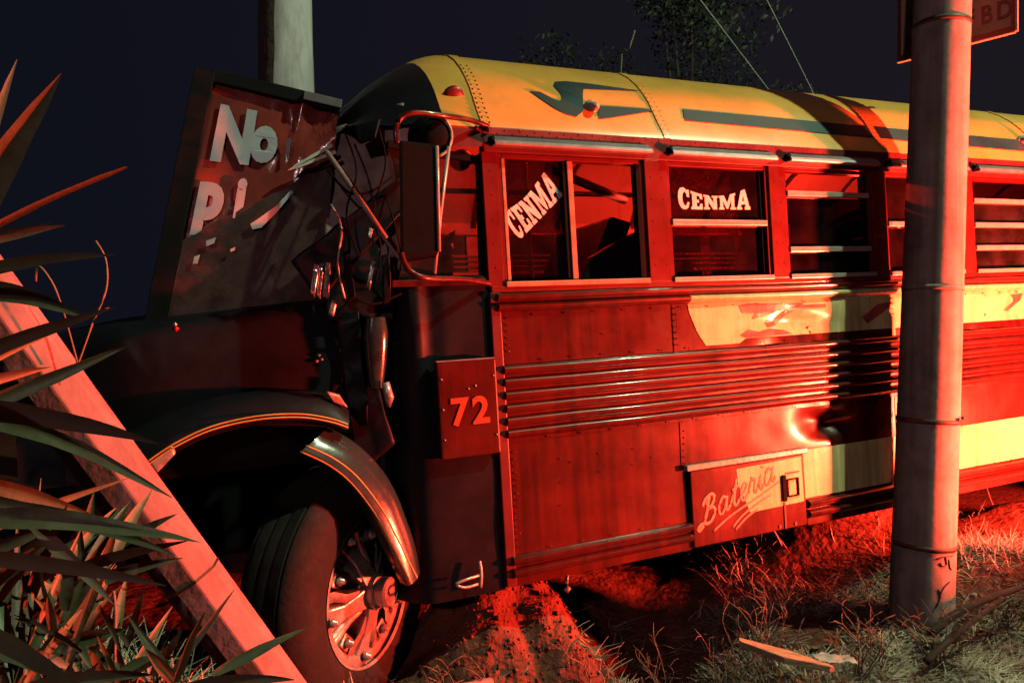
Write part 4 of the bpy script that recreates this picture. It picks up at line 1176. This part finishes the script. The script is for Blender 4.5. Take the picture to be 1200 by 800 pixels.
def plant(name, label, basepx, leaves, stem=None):
    g = at(*basepx)
    zb = gz(g.x, g.y)
    root = Vector((g.x, g.y, zb))
    pl = thing(name, label, "plant", tuple(root), None)
    leaves = list(leaves)
    if stem:            # the rest of the rosette, round the sides that face away
        for k in range(16):
            Y2 = basepx[2]+random.uniform(-0.45, 0.35)
            leaves.append((basepx[0], basepx[1]+random.uniform(-10, 60), basepx[2], random.uniform(-420, -30)*1.75/Y2, basepx[1]+random.uniform(-190, 120), Y2, random.uniform(0.016, 0.028), random.uniform(0.02, 0.12), random.uniform(-30, 30), random.choice(['', '', 'dry'])))
    for (bx, by, bY, tx, ty, tY, w, arch, roll, kind) in leaves:
        rows = leaf_mesh(at(bx, by, bY)-root, at(tx, ty, tY)-root, w, arch, radians(roll), 0.3, 10, kind == 'blunt')
        # the view vector above is worked out in world axes
        rows = leaf_mesh(at(bx, by, bY), at(tx, ty, tY), w, arch, radians(roll), 0.3, 10, kind == 'blunt')
        rows = [[p-root for p in r] for r in rows]
        MB().grid(rows).build("leaf", AGAVED if kind == 'dry' else AGAVE, pl, True, fix=False)
    if stem:
        MB().tube(catmull([Vector((0, 0, -0.05)), (at(*basepx)-root)*0.5+Vector((0.01, 0, 0)), at(*basepx)-root], 4), [0.05]*9, 10).build("stem", AGAVED, pl, True)
    return pl
plant("agave_plant", "tall spiky agave with green and red lit leaves at the upper left edge", (-75, 330, 1.75), [
    (-60, 300, 1.75, 72, 86, 1.70, 0.036, 0.03, -12, ''),
    (-70, 290, 1.75, 148, 196, 1.60, 0.014, 0.01, 55, 'blunt'),
    (-70, 290, 1.75, 60, 262, 1.75, 0.008, 0.03, 30, 'dry'),
    (-75, 300, 1.75, 76, 264, 1.85, 0.014, 0.05, -5, ''),
    (-75, 330, 1.75, 135, 299, 1.70, 0.016, 0.06, -5, ''),
    (-75, 335, 1.75, 104, 374, 1.60, 0.026, 0.10, -5, ''),
    (-75, 360, 1.75, 20, 70, 1.9, 0.02, 0.02, 20, ''),
    (-75, 350, 1.75, -120, 100, 1.8, 0.03, 0.02, 0, ''),
    (-75, 350, 1.75, -260, 240, 1.7, 0.03, 0.1, 0, ''),
    (-75, 350, 1.75, -60, 280, 1.3, 0.03, 0.1, 0, ''),
], True)
plant("agave_plant", "spiky agave with broad drooping leaves crossing the fallen pole", (-85, 470, 1.62), [
    (-60, 430, 1.65, 134, 360, 1.58, 0.017, 0.03, 25, 'dry'),
    (-70, 500, 1.65, 153, 404, 1.75, 0.018, 0.02, -5, ''),
    (-80, 480, 1.62, 186, 520, 1.50, 0.024, 0.06, 20, 'dry'),
    (-80, 475, 1.62, 202, 583, 1.60, 0.020, 0.10, -5, ''),
    (-85, 470, 1.62, 60, 430, 1.9, 0.02, 0.05, 40, ''),
    (-85, 470, 1.62, 128, 360, 2.0, 0.008, 0.05, 60, ''),
    (-85, 470, 1.62, -240, 420, 1.6, 0.03, 0.08, 0, ''),
    (-85, 470, 1.62, -40, 520, 1.25, 0.03, 0.08, 0, ''),
], True)
plant("agave_plant", "low dense agave with dark leaves below the fallen pole", (-70, 620, 1.62), [
    (-70, 610, 1.6, 234, 635, 1.60, 0.024, 0.08, -5, ''),
    (-70, 590, 1.65, 205, 650, 1.70, 0.022, 0.10, -5, ''),
    (-60, 650, 1.6, 195, 686, 1.55, 0.020, 0.05, 30, 'dry'),
    (35, 612, 1.70, 134, 708, 1.62, 0.016, 0.02, 20, 'dry'),
    (-60, 560, 1.7, 120, 610, 1.9, 0.020, 0.10, 20, ''),
    (-60, 640, 1.7, 150, 560, 2.0, 0.012, 0.02, 40, ''),
    (-70, 640, 1.62, -240, 650, 1.5, 0.03, 0.1, 0, ''),
], True)
plant("agave_plant", "small green agave clump growing in the bottom left corner", (20, 800, 1.75), [
    (-40, 740, 1.55, 90, 800, 1.45, 0.026, 0.05, 10, ''),
    (40, 770, 1.80, 150, 736, 1.85, 0.024, 0.06, 10, ''),
    (20, 800, 1.75, 95, 620, 1.95, 0.016, 0.0, 30, ''),
    (20, 800, 1.75, 20, 610, 1.95, 0.014, 0.0, 30, 'dry'),
    (30, 790, 1.75, 48, 560, 2.05, 0.008, 0.0, 30, 'dry'),
    (20, 800, 1.75, -20, 640, 1.9, 0.02, 0.0, 10, ''),
    (30, 800, 1.75, 135, 660, 1.95, 0.012, 0.04, 30, ''),
    (20, 810, 1.7, 180, 790, 1.7, 0.020, 0.06, 10, ''),
])
plant("agave_plant", "small agave with tan and dark leaves at the foot of the fallen pole", (195, 830, 1.75), [
    (200, 790, 1.8, 275, 690, 1.85, 0.008, 0.0, 0, 'dry'),
    (250, 790, 1.8, 358, 736, 1.9, 0.014, 0.05, -5, ''),
    (215, 806, 1.75, 345, 796, 1.7, 0.016, 0.06, -5, 'dry'),
    (205, 800, 1.75, 150, 720, 1.8, 0.012, 0.02, -5, ''),
    (205, 800, 1.75, 240, 716, 1.7, 0.009, 0.04, 10, ''),
    (205, 800, 1.75, 170, 760, 1.7, 0.014, 0.03, -5, ''),
])
random.seed(77)
lv = []
for k in range(60):
    bx = random.uniform(-60, 110); by = random.uniform(660, 830); Y = random.uniform(1.75, 2.05)
    a = radians(random.uniform(15, 100)); L = random.uniform(60, 160)
    lv.append((bx, by, Y, bx+L*cos(a), by-L*sin(a)*0.9, Y+random.uniform(-.15, .2), random.uniform(0.009, 0.022), random.uniform(0, .12), random.uniform(-30, 12), random.choice(['', '', '', 'dry'])))
plant("agave_plant", "tangled undergrowth agave filling the lower left corner behind larger leaves", (0, 770, 1.95), lv)
lv = []
for k in range(30):
    bx = random.uniform(60, 190); by = random.uniform(730, 820); Y = random.uniform(1.75, 2.05)
    a = radians(random.uniform(30, 165)); L = random.uniform(40, 110)
    lv.append((bx, by, Y, bx+L*cos(a), by-L*sin(a)*0.8, Y+random.uniform(-.15, .15), random.uniform(0.006, 0.014), random.uniform(0, .12), random.uniform(-30, 12), random.choice(['', '', 'dry'])))
plant("agave_plant", "low tangled agave leaves under the leaning fallen pole", (140, 800, 1.9), lv)
# wiry dry stalks rising out of the leaves
def stalk(label, pts, r):
    p = [at(*q) for q in pts]
    o = MB().tube(catmull([q-p[0] for q in p], 5), r, 5).build("dry_stalk", WEED, None, True)
    o.location = p[0]
    tag(o, label, "stalk", "wiry dry stalks at the left")
stalk("wiry dry stalk curving high above the fallen pole", [(90, 430, 2.1), (108, 380, 2.1), (124, 340, 2.1), (124, 305, 2.1), (112, 282, 2.1)], 0.003)
stalk("thin bent reddish stalk forking beside the fallen pole", [(92, 430, 2.05), (70, 352, 2.0), (55, 322, 2.0), (44, 312, 2.0), (42, 330, 2.0)], 0.003)
stalk("upright thin stalk in front of the fallen pole foot", [(134, 790, 1.9), (135, 720, 1.9), (133, 692, 1.9)], 0.004)

# ---------------------------------------------------------------- dry grass and litter
def grass(name, label, n, samp, lmin, lmax, flat, wid, m=STRAW):
    random.seed(hash(n) % 1000)
    V = []; F = []
    for _ in range(n):
        x, y = samp()
        z = gz(x, y)
        a = random.uniform(0, 2*pi); L = random.uniform(lmin, lmax)
        el = random.uniform(*flat)
        dx, dy, dz = cos(a)*cos(el), sin(a)*cos(el), sin(el)
        px_, py_ = -sin(a), cos(a)
        w = wid*random.uniform(0.6, 1.4); c = random.uniform(-0.3, 0.3)*L
        b = len(V)
        for t, ww in ((0, 1), (0.5, 0.9), (1.0, 0.2)):
            ox = px_*c*t*t; oy = py_*c*t*t
            q = (x+dx*L*t+ox, y+dy*L*t+oy, z-0.006+dz*L*t-0.35*L*t*t*random.uniform(0.2, 1)*(0.6 if el > 0.5 else 0.25))
            V += [(q[0]-px_*w*ww, q[1]-py_*w*ww, q[2]), (q[0]+px_*w*ww, q[1]+py_*w*ww, q[2]+0.001)]
        F += [(b, b+1, b+3, b+2), (b+2, b+3, b+5, b+4)]
    me = bpy.data.meshes.new(name); me.from_pydata(V, [], F)
    o = link(name, me, m)
    tag(o, label, "dry grass", None, 'stuff')
    return o
def in_region(x0, x1, y0, y1, f=None):
    def s():
        while True:
            x, y = random.uniform(x0, x1), random.uniform(y0, y1)
            if f is None or random.random() < f(x, y): return x, y
    return s
def clump(x, y, sc=3.0, th=0.0): return max(0.05, min(1, 0.5+1.6*noise.noise((x*sc, y*sc, 2.2))-th))
grass("dry_grass", "matted dry straw on the ground before the utility pole and bank", 26000, in_region(0.55, 4.2, 2.7, 4.3, lambda x, y: clump(x, y)*(0.25 if x < 1.0 else 1)), 0.06, 0.20, (0.0, 0.7), 0.0020)
grass("dry_grass", "straw covered mounds under the bus side lit red", 9000, in_region(1.2, 4.8, 4.0, 5.6, lambda x, y: clump(x, y, 2.5, 0.05)), 0.06, 0.20, (0.0, 1.0), 0.0024)
grass("dry_grass", "thin straw scattered over the soil mound by the front wheel", 350, in_region(-0.7, 0.8, 2.75, 3.6, lambda x, y: clump(x, y, 4, 0.2)), 0.05, 0.16, (0.0, 0.8), 0.0018)
grass("dry_grass", "dead leaves and straw under the spiky plants at the left", 7000, in_region(-2.2, -0.45, 1.5, 3.1, lambda x, y: clump(x, y, 4)), 0.06, 0.26, (0.0, 1.2), 0.0035)
grass("dry_grass", "pale matted straw along the bottom foreground around the wooden plank", 15000, in_region(0.45, 2.6, 2.85, 3.35, lambda x, y: clump(x, y, 5)*(0.35 if x < 0.75 else 1)), 0.04, 0.14, (0.0, 0.5), 0.0017)
# fallen leaves, chips and pebbles
random.seed(19)
V = []; F = []
for _ in range(1500):
    if random.random() < 0.55: x, y = random.uniform(0.3, 3.0), random.uniform(2.75, 3.7)
    else: x, y = random.uniform(-1.9, -0.4), random.uniform(1.7, 2.9)
    a = random.uniform(0, 6.3); L = random.uniform(0.015, 0.06); w = L*random.uniform(.2, .4); z = gz(x, y)+random.uniform(.004, .03)
    d = Vector((cos(a), sin(a), random.uniform(-.3, .4)))*L; s_ = Vector((-sin(a), cos(a), random.uniform(-.4, .4)))*w; c = Vector((x, y, z)); b = len(V)
    V += [c-d, c+s_-d*.1, c+d*.5+s_*.7, c+d+Vector((0, 0, L*.3)), c+d*.4-s_*.8, c-s_-d*.2]
    F.append((b, b+1, b+2, b+3, b+4, b+5))
me = bpy.data.meshes.new("dead_leaves"); me.from_pydata([tuple(v) for v in V], [], F)
o = link("dead_leaves", me, mat("dead_leaf_brown", (0.26, 0.15, 0.09), 0.7, 0, 0.8, 9, 0, 1, 0, (0.08, 0.05, 0.03), 0.8, 14))
tag(o, "fallen brown leaves and chips scattered through the straw", "dead leaves", None, 'stuff')
b = MB()
for _ in range(500):
    x, y = random.uniform(0.7, 3.2), random.uniform(2.7, 3.9); r = random.uniform(0.004, 0.02)
    bb = len(b.v)
    b.octa((0, 0, 0), r)
    b.v[bb:] = [tuple(Vector((v[0]*random.uniform(.7, 1.4), v[1]*random.uniform(.7, 1.4), v[2]*.7))+Vector((x, y, gz(x, y)+r*.2))) for v in b.v[bb:]]
o = b.build("pebbles", CONC, None, False, fix=False)
tag(o, "small grey pebbles scattered over the verge soil", "pebbles", None, 'stuff')
# soil clods
random.seed(5)
b = MB()
for _ in range(1500):
    x = random.gauss(-0.02, 0.33); y = random.gauss(3.35, 0.28)
    b.octa((x, y, gz(x, y)+0.002), random.uniform(0.003, 0.012)*random.choice((0.6, 0.8, 1.0, 1.3)))
b.v = [tuple(Vector(v)+Vector((noise.noise(Vector(v)*40), noise.noise(Vector(v)*40+Vector((3, 3, 3))), noise.noise(Vector(v)*40+Vector((7, 1, 3)))))*0.006) for v in b.v]
o = b.build("soil_clods", SOIL, None, True, fix=False)
tag(o, "crumbled soil clods on the mound beside the front wheel", "soil", None, 'stuff')

# dead weeds, one by one
def weed(x, y, hgt, n, spread, label, seed):
    random.seed(seed)
    b = MB(); z = gz(x, y)
    for k in range(n):
        a = random.uniform(0, 2*pi); h = hgt*random.uniform(0.5, 1.0); r = spread*random.uniform(0.3, 1)
        p = [Vector((random.uniform(-.03, .03), random.uniform(-.03, .03), -0.03))]
        q = Vector((cos(a)*r, sin(a)*r, h))
        m1 = q*0.4+Vector((random.uniform(-.04, .04), random.uniform(-.04, .04), 0.08*h)); m2 = q*0.75+Vector((random.uniform(-.05, .05), random.uniform(-.05, .05), 0.1*h))
        pts = catmull([p[0], m1, m2, q], 3)
        b.tube(pts, [0.0032-0.0022*i/(len(pts)-1) for i in range(len(pts))], 4)
        for _ in range(3):
            i = random.randint(3, len(pts)-2); e = pts[i]+Vector((random.uniform(-.09, .09), random.uniform(-.09, .09), random.uniform(0, .09)))
            b.tube([pts[i], pts[i].lerp(e, 0.5)+Vector((0, 0, .01)), e], [0.0017, 0.0013, 0.0008], 4)
    o = b.build("dead_weed", WEED, None, True, fix=False)
    o.location = (x, y, z)
    tag(o, label, "weed", "dead weeds by the bus")
weed(1.02, 3.42, 0.50, 16, 0.26, "tall tangled dead weed below the battery door", 1)
weed(1.25, 3.55, 0.42, 14, 0.24, "bushy dead weed between the battery door and the pole", 2)
weed(1.55, 3.30, 0.34, 14, 0.26, "low dead weed just left of the utility pole foot", 3)
weed(0.72, 3.35, 0.42, 7, 0.22, "sparse dead weed over the dark hollow under the bus", 4)
weed(1.95, 3.40, 0.30, 16, 0.24, "dense dead weed in front of the utility pole foot", 5)
weed(1.15, 3.05, 0.20, 12, 0.24, "short dead weed behind the splintered plank", 6)
weed(0.35, 3.05, 0.25, 6, 0.14, "few stalks sticking out of the soil mound", 7)
weed(2.45, 3.65, 0.22, 14, 0.25, "short dead weed right of the utility pole foot", 8)
weed(-0.25, 2.9, 0.20, 7, 0.14, "short stalks beside the front wheel", 9)
# fallen branches right of the pole
def branch(label, pts, r):
    p = [at(*q) for q in pts]
    o = MB().tube(catmull([q-p[0] for q in p], 5), r if not isinstance(r, tuple) else [r[0]+(r[1]-r[0])*i/(5*(len(p)-1)) for i in range(5*(len(p)-1)+1)], 8).build("dead_branch", DEADW, None, True)
    o.location = p[0]
    return tag(o, label, "branch", "fallen branches by the pole")
branch("upper dark branch rising right from the pole foot", [(1090, 742, 3.45), (1115, 722, 3.48), (1150, 704, 3.52), (1190, 690, 3.56), (1225, 676, 3.6)], (0.022, 0.013))
branch("lower dark branch lying right of the pole foot", [(1085, 775, 3.25), (1110, 752, 3.3), (1145, 724, 3.38), (1175, 700, 3.46)], (0.018, 0.009))
# splintered plank, plastic scrap, pipe end
p = at(866, 758, 3.2); q = at(972, 786, 3.1)
b = MB(); t = (q-p); sdv = t.normalized().cross(Vector((0, 0, 1))).normalized()
b.prism([Vector((0, 0, 0))-sdv*0.04, Vector((0, 0, 0.02))+sdv*0.045, t*0.5+sdv*0.05, t+sdv*0.015, t*1.05, t*0.6-sdv*0.045], (0, 0, 0.028))
o = b.build("broken_plank", WOODP, None, False, 0.004); o.location = p
tag(o, "splintered pale wooden plank lying in the foreground grass", "plank")
b = MB()
p = at(978, 776, 3.15)
b.grid([[(i*0.02-0.08, j*0.02-0.04, 0.02+0.02*noise.noise((i*.6, j*.7, 3))) for i in range(9)] for j in range(5)])
o = b.build("plastic_scrap", PLAST, None, True); o.location = p
tag(o, "crumpled pale bluish plastic scrap at the end of the wooden plank", "litter")
p = at(574, 800, 2.95); q = at(520, 812, 2.75)
b = MB(); b.tube([Vector((0, 0, 0)), q-p, (q-p)*2], 0.022, 14)
o = b.build("pipe", STEEL, None, True); o.location = p
tag(o, "grey pipe end poking out of the soil at the bottom", "pipe")

# ---------------------------------------------------------------- trees
def leaves(name, parent, centres, n, size, m, seed):
    random.seed(seed)
    V = []; F = []
    for _ in range(n):
        c, r = random.choice(centres)
        while True:
            d = Vector((random.uniform(-1, 1), random.uniform(-1, 1), random.uniform(-1, 1)))
            if 0.15 < d.length < 1: break
        p = Vector(c)+d*r
        a = Vector((random.gauss(0, 1), random.gauss(0, 1), random.gauss(0, 1)-0.6)).normalized(); u = a.cross(Vector((random.random(), random.random(), random.random()+.1))).normalized()
        L = size*random.uniform(0.6, 1.4); w = L*0.22
        b = len(V)
        V += [tuple(p), tuple(p+a*L*0.5+u*w), tuple(p+a*L), tuple(p+a*L*0.5-u*w)]
        F.append((b, b+1, b+2, b+3))
    me = bpy.data.meshes.new(name); me.from_pydata(V, [], F)
    return link(name, me, m, parent)
T = at(338, 100, 6.6)
tr = thing("eucalyptus_tree", "pale barked tree trunk with peeling bark rising behind the smashed windscreen", "tree", (T.x, T.y, gz(T.x, T.y)))
zt = [-0.2, 0.6, 1.2, 2.0, 2.8, 3.6, 4.6, 6.0]
b = MB(); rows = []
for i in range(41):
    z = -0.2+6.2*i/40
    r = 0.29-0.016*z
    row = []
    for k in range(33):
        a = 2*pi*k/32
        rr = r*(1+0.05*noise.noise((cos(a)*1.6, sin(a)*1.6, z*0.6))+0.025*noise.noise((cos(a)*5, sin(a)*5, z*1.6)))
        row.append((rr*cos(a)+0.02*sin(z), rr*sin(a), z))
    rows.append(row)
b.grid(rows); b.build("trunk", BARK, tr, True)
rows = []
for j in range(30):
    z = 1.8+3.6*j/29; r = 0.29-0.016*z
    e0 = radians(175+18*noise.noise((z*1.1, 1, 0))); e1 = radians(262+16*noise.noise((z*1.7, 4, 0)))
    rows.append([(( r+0.014+0.012*noise.noise((a*3, z*1.5, 2)))*cos(a)+0.02*sin(z), (r+0.014+0.012*noise.noise((a*3, z*1.5, 2)))*sin(a), z) for a in [e0+(e1-e0)*i/14 for i in range(15)]])
MB().grid(rows).build("bark_shade_sheet", BARK2, tr, True)  # dark bark sheet, also painting in the trunk's shaded left side
random.seed(8)
for k in range(9):
    a = random.uniform(pi*0.75, pi*1.35); z0 = random.uniform(2.4, 3.9); L = random.uniform(0.3, 0.9)
    r = 0.25
    p = Vector((r*cos(a), r*sin(a), z0)); o_ = Vector((cos(a), sin(a), 0))
    sdv = Vector((-sin(a), cos(a), 0))*random.uniform(0.015, 0.035)
    MB().grid([[p+o_*(0.0+0.07*t*t)-Vector((0, 0, L*t))-sdv*(1-t*.6), p+o_*(0.006+0.09*t*t)-Vector((0, 0, L*t))+sdv*(1-t*.6)] for t in (0, .25, .5, .75, 1)]).build("peeling_bark_strip", BARK2, tr, True)
cent = []
random.seed(4)
for k in range(7):
    a = 2*pi*k/7+0.3; q = Vector((cos(a)*1.5, sin(a)*1.5, 6.3+random.uniform(0, 2)))
    MB().tube(catmull([Vector((0, 0, 4.9+0.15*k)), Vector((q.x*.5, q.y*.5, 5.8)), q], 4), [0.09-0.008*i for i in range(9)], 8).build("limb", BARK, tr, True)
    cent.append((q, 0.9))
leaves("crown", tr, cent, 3500, 0.16, FOL, 6)

def far_tree(label, base, height, spread, seed, n=6000):
    random.seed(seed)
    bx, by = base
    t = thing("dark_tree", label, "tree", (bx, by, gz(bx, by)), "trees behind the bus at night")
    MB().tube(catmull([Vector((0, 0, -0.2)), Vector((0.1, 0, height*.3)), Vector((0, 0.1, height*.62))], 5), [0.22-0.012*i for i in range(11)], 10).build("trunk", BARK2, t, True)
    cs = []
    for k in range(12):
        a = random.uniform(0, 2*pi); r = spread*random.uniform(0.15, 0.9)
        q = Vector((cos(a)*r, sin(a)*r, height*random.uniform(0.55, 1.0)))
        cs.append((q, spread*random.uniform(0.22, 0.42)))
        if k < 7:
            MB().tube(catmull([Vector((0, 0.05, height*0.42+0.1*k)), Vector((q.x*.45, q.y*.45, height*.58)), q], 4), [0.09-0.009*i for i in range(9)], 7).build("limb", BARK2, t, True)
    leaves("crown", t, cs, n, 0.12, FOL, seed+1)
far_tree("dim leafy tree faintly visible above the middle of the bus roof", (4.2, 17.0), 10.4, 3.6, 21, 9000)
far_tree("barely visible dark tree left of the dim leafy tree", (0.9, 19.0), 8.6, 2.2, 45, 4000)

# overhead wires
def wire(label, a, c, ext0, ext1):
    A_ = at(*a); C_ = at(*c); d_ = C_-A_
    p = [A_-d_*ext0, A_, C_, C_+d_*ext1]
    o = MB().tube([q-p[0] for q in p], 0.011, 6).build("overhead_wire", WIREM, None, True)
    o.location = p[0]
    tag(o, label, "wire", "overhead wires")
WIREM = mat("wire_grey", (0.22, 0.22, 0.24), 0.5, 0, 0.1, 5)
wire("left overhead wire slanting down behind the bus roof", (820, 0, 8.0), (900, 105, 8.6), 1.5, 1.6)
wire("right overhead wire slanting down behind the bus roof", (898, 0, 8.0), (953, 110, 8.6), 1.5, 1.6)
p = at(727, 92, 5.2); q = at(744, 36, 5.2)
o = MB().tube(catmull([Vector((0, 0, -1.8)), Vector((0, 0, 0)), (q-p)*.6, q-p], 4), 0.006, 5).build("bare_twig", WEED, None, True)
o.location = p
tag(o, "bare upright twig showing above the bus roof", "twig")
